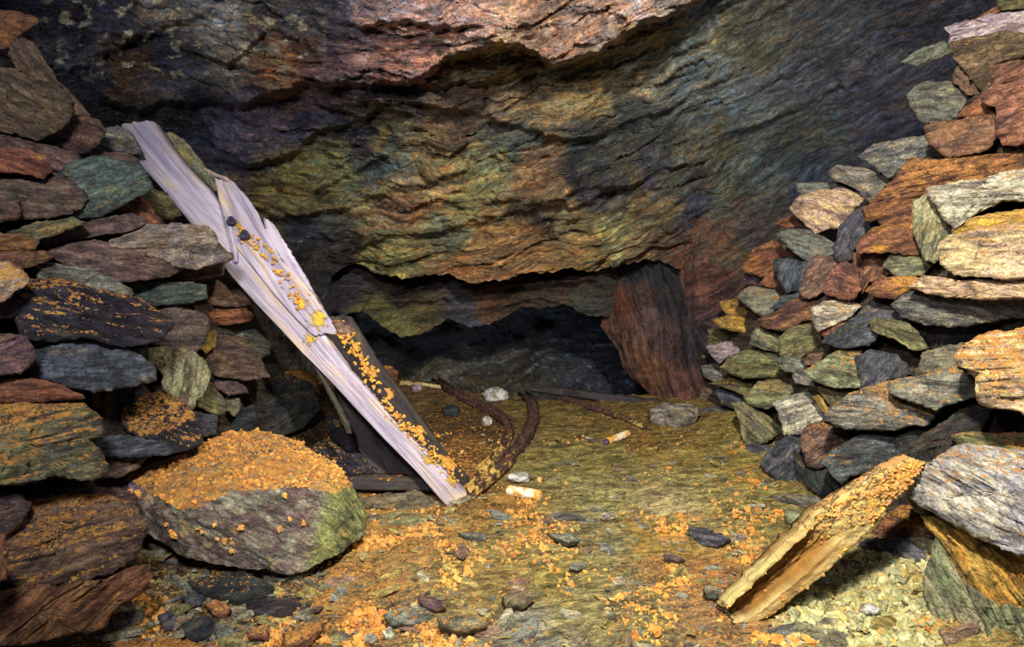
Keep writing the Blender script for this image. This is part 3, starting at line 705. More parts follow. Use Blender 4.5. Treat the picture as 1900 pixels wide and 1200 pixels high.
# ------------------------------------------------------------------ stones of the left pack wall (outline, colour, dust, bed angle, label)
LS = [
 ('A', '0,30 80,45 155,70 160,95 90,150 40,215 0,235', 'or', .35, -8, 'rusty-topped slate rock in the top left corner, above all others of the left pack', .15, .35),
 ('A', '60,185 110,178 160,205 200,280 280,390 200,385 100,330 50,260', 'br', .1, -50, 'smooth brown rock leaning left of the white-veined wall, below the top left corner rock', .12, .2),
 ('A', '0,315 60,330 180,370 260,390 325,470 320,530 270,590 190,640 80,620 0,560', 'br', .45, -25, 'big rounded speckled rock with ochre sparkle at the upper left edge', -.05, .12),
 ('A', '290,395 350,450 420,540 350,530 320,490', 'pu', .0, -45, 'dark purple sliver of rock behind the big rounded speckled rock', .22, .0),
 ('A', '270,560 380,535 460,565 488,610 440,665 400,700 370,710 300,680 240,640', 'br', .15, -20, 'grey-brown lumpy rock up and left of the green-grey rock, right of the speckled one', .1, .3),
 ('A', '488,600 550,580 610,620 660,710 560,705 440,670 450,630', 'gr', .2, -10, 'olive flat rock showing behind the top end of the plank', .25, .3),
 ('A', '0,560 30,590 80,640 200,665 350,700 385,745 300,790 230,780 220,740 100,690 0,670', 'pu', .25, -15, 'long purplish rock with rounded end under the speckled rock', .0, .35),
 ('A', '0,665 120,690 215,740 230,790 190,820 100,800 0,790', 'or', .3, -18, 'rust-orange smooth rock at the left edge below the speckled rock', -.06, .3),
 ('A', '370,720 480,705 600,710 640,740 620,765 480,735 400,750', 'pu', .1, -4, 'thin brown slab lying on top of the green-grey rock', .15, .2),
 ('A', '290,800 330,770 450,725 560,745 640,765 685,870 600,920 500,980 430,1000 330,990 385,920 370,870', 'te', .05, 22, 'blue-green foliated rock left of the upper plank', -.08, .3),
 ('A', '0,815 120,820 230,790 290,820 375,890 390,920 350,960 230,1000 110,1015 100,960 80,900 0,875', 'pu', .15, -5, 'purple-grey rock with rusty tip, left of and below the blue-green rock', -.03, .35),
 ('A', '0,880 80,900 100,990 90,1010 0,1040', 'br', .2, 0, 'small knobbly brown rock at the left edge beside the purple-grey rock', -.08, .3),
 ('A', '650,900 700,875 770,900 835,990 780,1010 720,1000 650,930', 'ol', .15, -20, 'olive rock tucked under the left edge of the plank', .1, .3),
 ('A', '540,960 650,910 700,960 755,1035 680,1045 600,1000', 'or', .25, -35, 'rust-brown wedge of rock below the blue-green rock', .02, .3),
 ('A', '390,1040 480,1010 600,990 668,1030 600,1070 480,1090 330,1110 240,1165 170,1115 250,1075', 'pu', .2, 8, 'long thin purple-brown slab above the banded pale slab', .0, .35),
 ('A', '40,1075 180,1030 330,1010 390,1035 180,1110 90,1085', 'ol', .35, 12, 'flat olive-ochre slab with a pointed right end at the left', -.05, .5),
 ('B', '0,75 100,85 170,110 165,150 60,155 0,150', 'or', .3, 0, 'small rusty rock at the left edge under the flat olive slab', -.08, .3),
 ('B', '0,152 120,155 200,165 238,195 190,220 90,245 0,235', 'or', .25, 4, 'rust-brown rounded slab at the left edge above the bright ochre knob', -.1, .4),
 ('B', '500,130 600,85 680,45 800,35 940,45 980,80 1000,130 1060,165 1062,190 1010,205 900,235 830,230 700,190 560,155', 'lv', .2, 4, 'pale banded slab with green broken end touching the plank', -.25, .25),
 ('B', '225,170 320,120 450,110 500,120 520,145 620,165 760,205 830,240 790,270 640,290 540,300 430,265 300,215', 'pu', .45, -12, 'purple-brown slab with an ochre-dusted edge, below left of the banded pale slab', -.1, .4),
 ('B', '830,230 1000,205 1035,215 1025,270 900,300 780,290 800,260', 'pu', .05, 0, 'dark purple rock right beneath the banded pale slab', -.08, .3),
 ('B', '190,215 300,225 450,260 560,315 600,350 570,385 480,370 330,305 190,290', 'gr', .15, -15, 'grey-olive slab above the large dark ridge-backed rock', -.05, .5),
 ('B', '600,320 680,305 850,312 940,320 948,380 850,410 720,415 640,385 590,350', 'te', .55, 0, 'blue-green block with an orange dusted top, in the middle of the left pack', -.1, .18),
 ('B', '950,320 1040,295 1130,320 1175,380 1165,410 1090,420 980,410 945,370', 'br', .3, -5, 'brown rock right of the blue-green block, near the plank', .0, .35),
 ('B', '960,430 1060,420 1130,425 1170,460 1150,490 1020,510 970,480', 'or', .45, 0, 'ochre-brown rock right below the brown rock near the plank', .02, .4),
 ('B', '150,290 320,298 470,350 640,400 720,450 780,495 700,570 560,600 420,560 250,570 130,560 80,430', 'dk', .72, -22, 'large dark ridge-backed rock with a line of orange dust along its top', -.15, .25),
 ('B', '640,400 760,420 950,460 962,480 950,570 890,640 790,610 700,575 775,500 720,450', 'pu', .3, -10, 'purple speckled angular rock right of the large dark ridge-backed rock', -.08, .2),
 ('B', '0,210 40,215 120,270 130,310 70,350 20,390 0,395', 'cr', .8, 18, 'bright cream and ochre knob at the left edge', -.2, .5),
 ('B', '0,385 60,370 100,410 60,470 0,490', 'dk', .2, 0, 'dark rock at the left edge beneath the bright ochre knob', -.08, .3),
 ('B', '0,540 90,560 150,600 160,660 100,730 0,735', 'pu', .5, 10, 'rust and pale speckled rock at the left edge, halfway down', -.15, .45),
 ('B', '120,620 200,575 420,560 520,590 640,650 700,700 690,760 560,790 430,815 270,770 150,750 105,700', 'bl', .08, -6, 'large blue-black foliated rock below the ridge-backed rock', -.12, .3),
 ('B', '640,625 760,615 870,625 940,670 972,720 950,800 890,880 830,850 765,800 760,740 700,690', 'gy', .45, 75, 'tan and ochre squarish rock with upright bands', -.12, .25),
 ('B', '930,560 1000,550 1130,570 1180,640 1235,740 1120,750 1000,735 960,680 910,640', 'br', .25, -8, 'brown wedge-tipped rock right of the tan squarish rock', -.08, .45),
 ('B', '1000,540 1060,510 1170,520 1250,590 1250,640 1190,660 1150,590 1090,560', 'gr', .1, -20, 'grey rock lying behind the brown wedge-tipped rock', .04, .3),
 ('B', '930,530 1000,540 1000,600 960,640 920,600', 'ye', .4, 0, 'small yellowish rock between the purple speckled and brown wedge-tipped rocks', -.02, .3),
 ('B', '1000,760 1080,750 1140,800 1150,820 1060,830 1010,800', 'pu', .05, -10, 'small purple rock under the brown wedge-tipped rock', -.02, .3),
 ('B', '960,760 990,780 1050,860 1040,920 960,910 900,870 940,820', 'ol', .3, -35, 'yellow-green rock leaning against the tan squarish rock', -.05, .5),
 ('B', '1050,830 1110,850 1120,880 1090,930 1050,900', 'gy', .1, -10, 'small pale green rock right of the leaning yellow-green rock', .0, .3),
 ('B', '1150,790 1240,720 1340,730 1450,790 1480,880 1400,980 1300,1010 1200,960 1190,880', 'dk', .35, 12, 'large rounded dark olive rock left of the lower plank', -.02, .45),
 ('B', '1290,730 1400,705 1475,760 1475,830 1400,800 1320,765', 'or', 1.0, 0, 'orange-crusted crumbly rock on top of the rounded dark olive rock', .03, .7),
 ('B', '1090,900 1170,880 1195,960 1150,1000 1010,1020 1000,950', 'dk', .2, 0, 'dark rock in the gap above the big orange slab', .05, .3),
 ('B', '890,900 1010,930 1000,1010 940,1020 910,960', 'bl', .2, -20, 'small blue-grey rock right of the orange-spotted rock', -.02, .3),
 ('B', '580,880 690,820 760,810 830,840 900,920 930,1040 850,1080 790,1090 720,1040 600,1000 560,940', 'dk', .8, -30, 'dark rock covered with orange crumbs above the big orange slab', -.12, .6),
 ('B', '430,1030 600,1020 740,1050 810,1095 700,1110 460,1120 430,1080', 'bl', .0, -4, 'thin blue-black slab left of the big orange slab', -.05, .2),
 ('B', '0,745 150,760 280,790 385,840 300,852 150,862 0,860', 'or', .5, -10, 'thin rusty tapering slab at the left edge under the blue-black rock', -.12, .5),
 ('B', '0,860 90,870 390,890 440,950 455,1030 400,1045 470,1100 490,1150 440,1200 250,1215 100,1225 0,1225', 'ol', .85, -4, 'large grey rock topped with orange crumbs at the left edge, lower half', -.18, .38),
 ('C', '500,245 740,240 700,290 620,335 500,350', 'br', .2, 0, 'brown slab running in behind the big orange slab', .02, .3),
 ('C', '300,400 400,388 600,390 680,440 680,465 500,440 330,425', 'pu', .1, -4, 'flat purple-grey sliver pointing at the big orange slab', -.02, .3),
 ('C', '130,440 250,410 500,425 660,480 720,600 700,680 560,800 420,860 200,865 40,830 20,640 60,560', 'br', .75, -8, 'wide brown rock with patches of orange crumbs, left of the big orange slab', -.12, .5),
 ('C', '725,640 900,660 1060,760 1050,785 900,810 760,820 720,740', 'ol', .2, -4, 'banded olive rock squeezed under the big orange slab', .02, .3),
 ('C', '0,980 150,890 400,880 580,870 640,820 710,800 742,850 700,910 600,980 520,1070 400,1110 150,1190 0,1200', 'or', .4, 22, 'large ochre-brown slab slanting down in the bottom left corner', -.18, .25),
 ('C', '0,425 90,430 150,480 120,560 30,620 0,600', 'pu', .1, 0, 'dark purple rock at the left edge under the large grey rock', -.08, .3),
 ('C', '0,605 30,640 42,850 0,950', 'or', .8, 80, 'orange-edged sliver of rock at the left edge near the bottom', -.25, .2),
]
for reg, pts, col, du, ang, lab, dt, top in LS:
    stone('L', reg, pts, col, du, ang, lab, dt, top)

# ------------------------------------------------------------------ stones of the right pack wall
RS = [
 ('D', '1250,125 1290,110 1440,70 1600,15 1600,215 1500,145 1380,165 1262,205 1270,160', 'pk', .35, 12, 'pinkish grey slab topping the right pack in the top right corner', .05, .5),
 ('D', '1260,205 1400,165 1500,140 1600,200 1445,310 1440,400 1410,430 1350,330 1290,270', 'br', .35, 10, 'blocky brown rock under the pinkish slab at top right', .0, .25),
 ('D', '1440,310 1600,215 1600,340 1500,380 1455,392', 'rd', .35, 25, 'rust-red rock at the right edge below the blocky brown rock', -.03, .3),
 ('D', '1380,85 1480,20 1500,45 1420,88', 'or', .3, 25, 'small rust-brown rock peeping over the pinkish slab', .3, .2),
 ('D', '1480,0 1600,0 1600,20 1530,45 1490,40', 'ol', .2, 10, 'olive rock cut by the top frame edge at far right', .25, .2),
 ('D', '1035,285 1110,230 1215,190 1255,210 1250,250 1120,300', 'gr', .1, 22, 'thin grey slab pointing left out of the upper right pack', .15, .4),
 ('D', '1065,440 1100,395 1150,382 1270,385 1330,440 1310,530 1250,555 1140,560 1085,500', 'gr', .2, -8, 'rounded grey-green rock below the thin pointing slab', .1, .15),
 ('D', '1270,370 1300,290 1370,370 1400,430 1340,435', 'br', .1, -40, 'brown rock between the rounded grey-green and the blocky brown rock', .06, .2),
 ('D', '1400,450 1460,400 1600,325 1600,655 1500,655 1470,600 1475,500 1410,475', 'rd', .3, 20, 'large rust-brown ragged rock at the right edge in the upper pack', -.05, .25),
 ('D', '1290,545 1330,500 1400,450 1450,490 1460,530', 'or', .15, 35, 'dark rusty wedge right of the rounded grey-green rock', .06, .2),
 ('D', '1150,590 1200,570 1380,540 1450,530 1480,600 1430,690 1250,730 1210,700 1160,630', 'rd', .45, 10, 'reddish brown slab sticking out left under the ragged rock', .0, .2),
 ('D', '845,720 920,670 1060,640 1150,625 1210,700 1170,735 1080,740 1040,780 980,820 920,770', 'gr', .4, 12, 'grey-green slab with pointed left end under the reddish slab', .12, .3),
 ('D', '700,800 735,768 850,775 960,810 985,840 920,880 850,890 800,860 730,835', 'gr', .05, -8, 'grey slab with blunt cut end, below left of the pointed slab', .12, .35),
 ('D', '550,848 640,845 760,850 820,870 800,885 640,882 590,910 555,880', 'gr', .0, -4, 'thin pale slab on the top left of the right pack', .15, .35),
 ('D', '520,960 560,910 640,880 760,870 850,930 800,970 760,1040 680,1050 640,1080 560,1010', 'cr', .2, -20, 'smooth pale ochre rock under the thin pale slab', .05, .3),
 ('D', '455,1035 470,1018 530,1000 560,1020 575,1045 500,1058', 'or', .3, 5, 'little green and orange rock left of the smooth pale ochre rock', .1, .3),
 ('D', '840,900 870,875 950,870 930,915 880,935', 'gr', .0, 0, 'small grey rock wedged left of the long rust-orange slab', .05, .3),
 ('D', '865,960 1000,840 1080,735 1170,750 1400,715 1600,675 1600,770 1450,810 1200,860 1160,900 1090,930 1080,1065 960,1055 930,1010 880,1015', 'or', .55, 18, 'long rust-orange folded slab running to the right edge', -.12, .4),
 ('E', '830,130 900,60 960,40 1080,65 1135,180 960,168 840,172', 'or', .4, 20, 'orange-brown block beneath the long rust-orange slab', -.05, .3),
 ('D', '1160,870 1300,840 1420,830 1520,795 1600,750 1600,930 1500,935 1380,985 1290,1045 1230,1000 1185,930', 'wh', .5, 8, 'sparkling pale green rock with orange top at the right edge', -.16, .3),
 ('D', '1090,930 1160,890 1190,930 1240,1010 1285,1080 1250,1140 1180,1210 1130,1180 1090,1070', 'gy', .1, 80, 'upright greenish speckled rock left of the sparkling pale rock', -.05, .15),
 ('D', '1275,1055 1330,1020 1450,985 1600,945 1600,1010 1400,1060 1290,1078', 'ye', .6, 12, 'thin ochre-topped slab at the right edge under the sparkling pale rock', -.16, .5),
 ('E', '1215,130 1260,90 1400,60 1600,10 1600,275 1500,285 1300,270 1230,215', 'cr', .6, 8, 'big bright cream and lavender rock at the right edge', -.2, .35),
 ('E', '725,150 740,60 790,0 870,-50 905,40 850,90 805,160 815,190 740,205', 'bl', .1, 65, 'dark grey rock standing on edge left of the orange-brown block', .04, .2),
 ('E', '455,85 510,60 600,70 720,125 725,190 600,212 540,170', 'gr', .1, -15, 'dark green-grey foliated slab under the smooth pale ochre rock', .05, .25),
 ('E', '292,245 340,160 440,108 470,150 530,190 450,210 440,260 380,282', 'or', .4, 25, 'orange-topped slab at the left end of the right pack, beside the dark foliated slab', .06, .45),
 ('E', '288,312 310,268 375,290 360,322', 'pu', .0, 0, 'small purple rock at the left end of the right pack', .1, .2),
 ('E', '365,322 440,250 465,335 410,330', 'or', .5, 45, 'small rusty triangular rock left of the grey block', .06, .2),
 ('E', '445,205 530,195 560,215 625,210 590,300 550,340 500,352 460,290', 'bl', .1, 75, 'blue-grey squarish block in the left part of the right pack', .0, .25),
 ('E', '600,230 640,185 720,190 770,210 720,240 680,340 640,370 580,370 558,340', 'pu', .1, 30, 'rounded purple-grey rock right of the blue-grey block', .0, .25),
 ('E', '680,310 720,240 780,210 835,250 850,330 810,385 750,380 680,352', 'rd', .15, -10, 'dark red rock split into thin layers', -.04, .2),
 ('E', '800,180 880,165 980,168 1000,250 950,290 880,310 850,355 830,250', 'rd', .1, 60, 'dark red-brown block under the orange-brown block', .04, .2),
 ('E', '950,230 990,180 1100,175 1175,220 1120,275 1020,288', 'gy', .15, 10, 'grey-green rock tucked under the upright speckled rock', .02, .3),
 ('E', '872,345 930,290 1050,280 1150,290 1170,322 1060,345 1000,385 920,372', 'or', .85, 6, 'crumbly orange rock left of the bright layered slab', -.08, .5),
 ('E', '1080,325 1150,280 1300,300 1500,285 1600,275 1600,372 1400,385 1240,375 1150,352', 'cr', .5, -2, 'bright cream layered slab reaching the right edge', -.18, .5),
 ('E', '998,410 1080,350 1200,365 1400,385 1600,372 1600,440 1500,482 1300,505 1150,502 1050,458', 'gr', .25, -4, 'dark-bellied grey slab beneath the bright layered slab', -.06, .15),
 ('E', '272,372 330,330 460,325 500,370 440,440 390,462 330,432', 'gr', .55, 3, 'grey rock with flat ochre top at the left of the right pack', .0, .35),
 ('E', '430,430 480,370 560,355 575,390 500,425', 'bl', .05, 20, 'small blue-grey rock right of the ochre-topped grey rock', .02, .3),
 ('E', '365,480 480,430 500,400 600,370 700,375 625,410 620,480 560,492 500,530 400,512', 'rd', .3, 15, 'rust-brown splintery slab in the left half of the right pack', -.02, .3),
 ('E', '190,400 270,385 275,420 330,440 370,465 230,460 198,430', 'ye', .5, -6, 'small ochre stepped rock on the left edge of the right pack', .1, .4),
 ('E', '162,485 230,460 360,475 372,520 330,552 210,522', 'ye', .5, -8, 'flat pale yellow-topped rock under the ochre stepped rock', .04, .55),
 ('E', '33,535 150,520 230,525 333,575 210,592 130,602 138,645 90,665', 'ol', .35, -10, 'olive green slab sticking out furthest left from the right pack', .02, .4),
 ('E', '335,590 345,540 370,515 490,550 480,585 475,632 400,618', 'gy', .3, -12, 'pale olive rock right of the far-left olive slab', -.02, .35),
 ('E', '468,570 520,520 600,490 660,550 692,600 640,622 560,652 480,648', 'ol', .1, 25, 'dark green angular rock in the middle of the right pack', .02, .35),
 ('E', '620,430 680,395 800,385 840,420 780,480 700,512 650,535 625,480', 'wh', .45, 8, 'pale ochre rock above the dark green angular rock', -.06, .35),
 ('E', '640,530 780,455 825,465 720,555 680,565', 'or', .6, 22, 'thin orange sliver under the pale ochre rock', -.02, .3),
 ('E', '672,580 740,520 900,395 1000,430 1085,500 960,520 890,595 760,604', 'bl', .3, 28, 'big blue-grey rock slanting up right in the centre of the right pack', -.08, .35),
 ('E', '885,490 930,478 1050,490 1100,540 1155,612 1080,625 1000,572 900,535', 'ol', .2, -18, 'brown-olive slab below the dark-bellied slab', -.04, .3),
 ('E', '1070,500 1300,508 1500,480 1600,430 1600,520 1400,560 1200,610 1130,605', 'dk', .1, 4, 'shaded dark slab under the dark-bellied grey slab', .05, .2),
 ('E', '130,605 220,580 335,588 332,632 230,652 190,682 150,642', 'pk', .2, 5, 'pale lavender-grey rock beneath the far-left olive slab', .0, .5),
 ('E', '200,705 240,660 330,618 420,630 478,680 472,748 300,752', 'ol', .3, 6, 'wedge-shaped olive slab with a flat base in the left of the right pack', -.06, .25),
 ('E', '108,700 190,680 235,745 175,772 120,745', 'gr', .25, 0, 'small grey rock left of the wedge-shaped olive slab', .02, .3),
 ('E', '455,665 520,650 600,668 575,732 500,722 470,700', 'gr', .3, -5, 'flat layered grey rock right of the wedge-shaped olive slab', -.02, .3),
 ('E', '572,662 620,635 690,635 640,690 590,695', 'br', .3, 5, 'little brown rock above left of the tan slab', .02, .3),
 ('E', '595,720 640,680 760,618 840,612 852,690 852,795 700,785 620,762', 'gy', .7, 4, 'tan slab with orange specks beside the ribbed blue-grey block', -.08, .45),
 ('E', '832,650 900,618 1010,640 1075,735 1000,755 862,802', 'bl', .1, 60, 'ribbed blue-grey block right of the tan slab', -.03, .2),
 ('E', '1110,742 1130,628 1310,588 1345,650 1280,705 1200,742', 'gr', .25, 10, 'grey-green rock right of the dark gap in the right pack', -.02, .35),
 ('E', '528,742 560,700 600,735 632,792 540,772', 'gr', .1, -10, 'small grey rock below left of the tan slab', .02, .3),
 ('E', '995,760 1090,745 1280,698 1385,770 1370,832 1200,892 1100,862 1000,822', 'gr', .6, 6, 'large grey-green slab with a rusty rim left of the yellow-white rock', -.1, .25),
 ('E', '688,950 720,890 800,830 900,790 1000,760 1012,830 1100,862 1200,882 1150,955 1000,992 830,990', 'gr', .65, 8, 'large grey slab carrying orange crumbs in the lower right pack', -.14, .5),
 ('E', '630,790 700,785 812,800 785,850 722,892 680,852', 'ol', .4, -25, 'yellowish wedge of rock under the tan slab', .0, .3),
 ('E', '143,780 240,750 372,762 320,842 250,812 200,790', 'ol', .5, -5, 'pale olive flat rock under the wedge-shaped olive slab', .0, .5),
 ('E', '308,840 370,770 460,762 545,800 480,862 400,892 330,872', 'gy', .6, 8, 'tan rock with orange dust left of the white-streaked rock', -.05, .55),
 ('E', '440,880 520,840 600,818 650,880 692,930 620,962 570,1002 490,1002 468,920', 'wh', .2, 30, 'black and white streaked rock in the lower right pack', -.04, .35),
 ('E', '618,842 650,828 715,920 685,935', 'ye', .1, -50, 'thin yellow-edged sliver right of the white-streaked rock', -.02, .1),
 ('E', '158,800 300,818 305,880 250,892 198,872', 'bl', .05, -10, 'dark blue-grey rock below the pale olive flat rock', .02, .3),
 ('E', '32,740 70,670 112,690 135,750 100,802 48,792', 'dk', .2, 40, 'dark upright rock at the far left foot of the right pack', .05, .2),
 ('E', '90,862 110,800 185,808 212,872 150,892', 'br', .3, -10, 'brown rock at the left foot of the right pack, under the dark upright rock', .03, .3),
 ('E', '252,880 310,868 400,920 492,1000 400,1042 300,1062 285,960', 'gy', .3, -35, 'yellow-green flat-faced rock in the lower left of the right pack', -.08, .1),
 ('E', '98,900 180,882 272,910 282,980 230,1012 160,960', 'bl', .1, -30, 'blue-grey slanting rock left of the yellow-green flat-faced rock', .0, .25),
 ('E', '38,960 48,900 100,888 132,960 120,1012 60,1022', 'bl', .15, 60, 'grey rock standing at the left foot of the right pack', .02, .25),
 ('E', '120,970 170,962 252,1022 240,1052 200,1062 150,1012', 'or', .3, -35, 'rusty tan rock left of the base of the yellow-green flat-faced rock', .0, .3),
 ('E', '0,1030 120,1012 192,1080 200,1122 100,1128 20,1092', 'gr', .55, -5, 'rounded grey rock with ochre top on the floor at the foot of the right pack', -.05, .45),
 ('E', '198,1062 250,1038 292,1060 272,1122 210,1112', 'gr', .1, 0, 'small grey footing rock right of the rounded ochre-topped rock', -.02, .3),
 ('E', '275,1072 420,1058 432,1100 390,1152 288,1132', 'bl', .15, -5, 'flat blue-grey footing rock under the yellow-green flat-faced rock', -.05, .4),
 ('E', '388,1150 430,1090 500,1018 562,1018 552,1130 600,1250 560,1282 460,1232', 'bl', .1, 55, 'dark blue-grey ribbed rock at the foot of the right pack', -.06, .25),
 ('E', '562,1050 580,990 660,958 760,1010 822,1030 740,1082 662,1165 600,1152', 'br', .5, 40, 'ochre-brown smooth rock right of the ribbed footing rock', -.08, .25),
 ('E', '543,1090 570,1100 620,1160 690,1172 760,1300 742,1372 680,1320 600,1250 550,1170', 'dk', .3, -50, 'dark olive rock leaning at the foot of the right pack behind the plank', -.02, .3),
 ('E', '663,1130 740,1070 880,1000 1000,1010 1042,1080 950,1182 800,1202 770,1242 718,1192', 'bl', .35, 25, 'dark grey rock with a whitish crusted edge behind the lower plank', -.12, .4),
 ('E', '898,1120 960,1060 1100,978 1200,950 1150,1042 1088,1135', 'dk', .4, 28, 'dark ochre-tinged rock below the large crumb-covered slab', .0, .4),
 ('E', '1090,1180 1082,1050 1140,1010 1250,940 1320,880 1450,900 1400,990 1310,1010 1290,1080 1190,1210 1120,1220', 'dk', .15, 40, 'long dark olive rock rising right behind the top of the inclined plank', .0, .25),
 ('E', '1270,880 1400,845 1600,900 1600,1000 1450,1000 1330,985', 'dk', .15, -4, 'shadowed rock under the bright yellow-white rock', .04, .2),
 ('F', '1390,130 1470,110 1580,118 1745,115 1745,222 1600,212 1500,188 1420,182', 'ol', .75, -3, 'flat olive rock with red-orange rim above the big pale foreground slab', -.08, .3),
 ('E', '1293,650 1320,600 1450,540 1600,480 1600,950 1500,890 1400,850 1378,780 1405,730 1330,712', 'cr', .85, 12, 'bright yellow-white crumbly rock at the right edge, the biggest in the middle', -.3, .55),
 ('F', '1150,330 1250,290 1400,200 1480,180 1745,235 1745,720 1650,690 1540,640 1380,550 1240,480 1172,405', 'pl', .5, -15, 'big pale grey and cream slab in the right foreground above the yellow ochre slab', -.18, .4),
 ('F', '1150,420 1200,405 1300,470 1400,560 1290,545 1200,510', 'ol', .2, -30, 'olive rock edge under the left tip of the big pale foreground slab', -.05, .2),
 ('F', '1248,550 1400,555 1560,630 1745,700 1745,1090 1600,985 1450,860 1380,765 1300,640', 'ye', .5, -38, 'smooth yellow ochre slab in the right foreground', -.12, .2),
 ('F', '1260,830 1310,670 1380,765 1450,865 1600,985 1745,1080 1745,1260 1400,1250 1330,1090 1268,950', 'gy', .1, -50, 'smooth grey-green rock in the bottom right corner', -.2, .15),
 ('F', '1040,540 1150,450 1230,510 1300,600 1290,650 1100,665 960,650', 'rd', .7, 5, 'dark rock with rusty crumbs right of the inclined plank', .02, .5),
 ('F', '888,690 960,656 1130,650 1230,700 1295,760 1200,785 1050,725', 'bl', .0, -12, 'glossy blue-black slab on the floor right of the inclined plank', -.05, .35),
 ('F', '880,735 960,710 1100,740 1190,800 1100,842 960,802', 'gr', .1, -12, 'grey-olive slab under the glossy blue-black slab', -.1, .4),
]
for reg, pts, col, du, ang, lab, dt, top in RS:
    stone('R', reg, pts, col, du, ang, lab, dt, top)
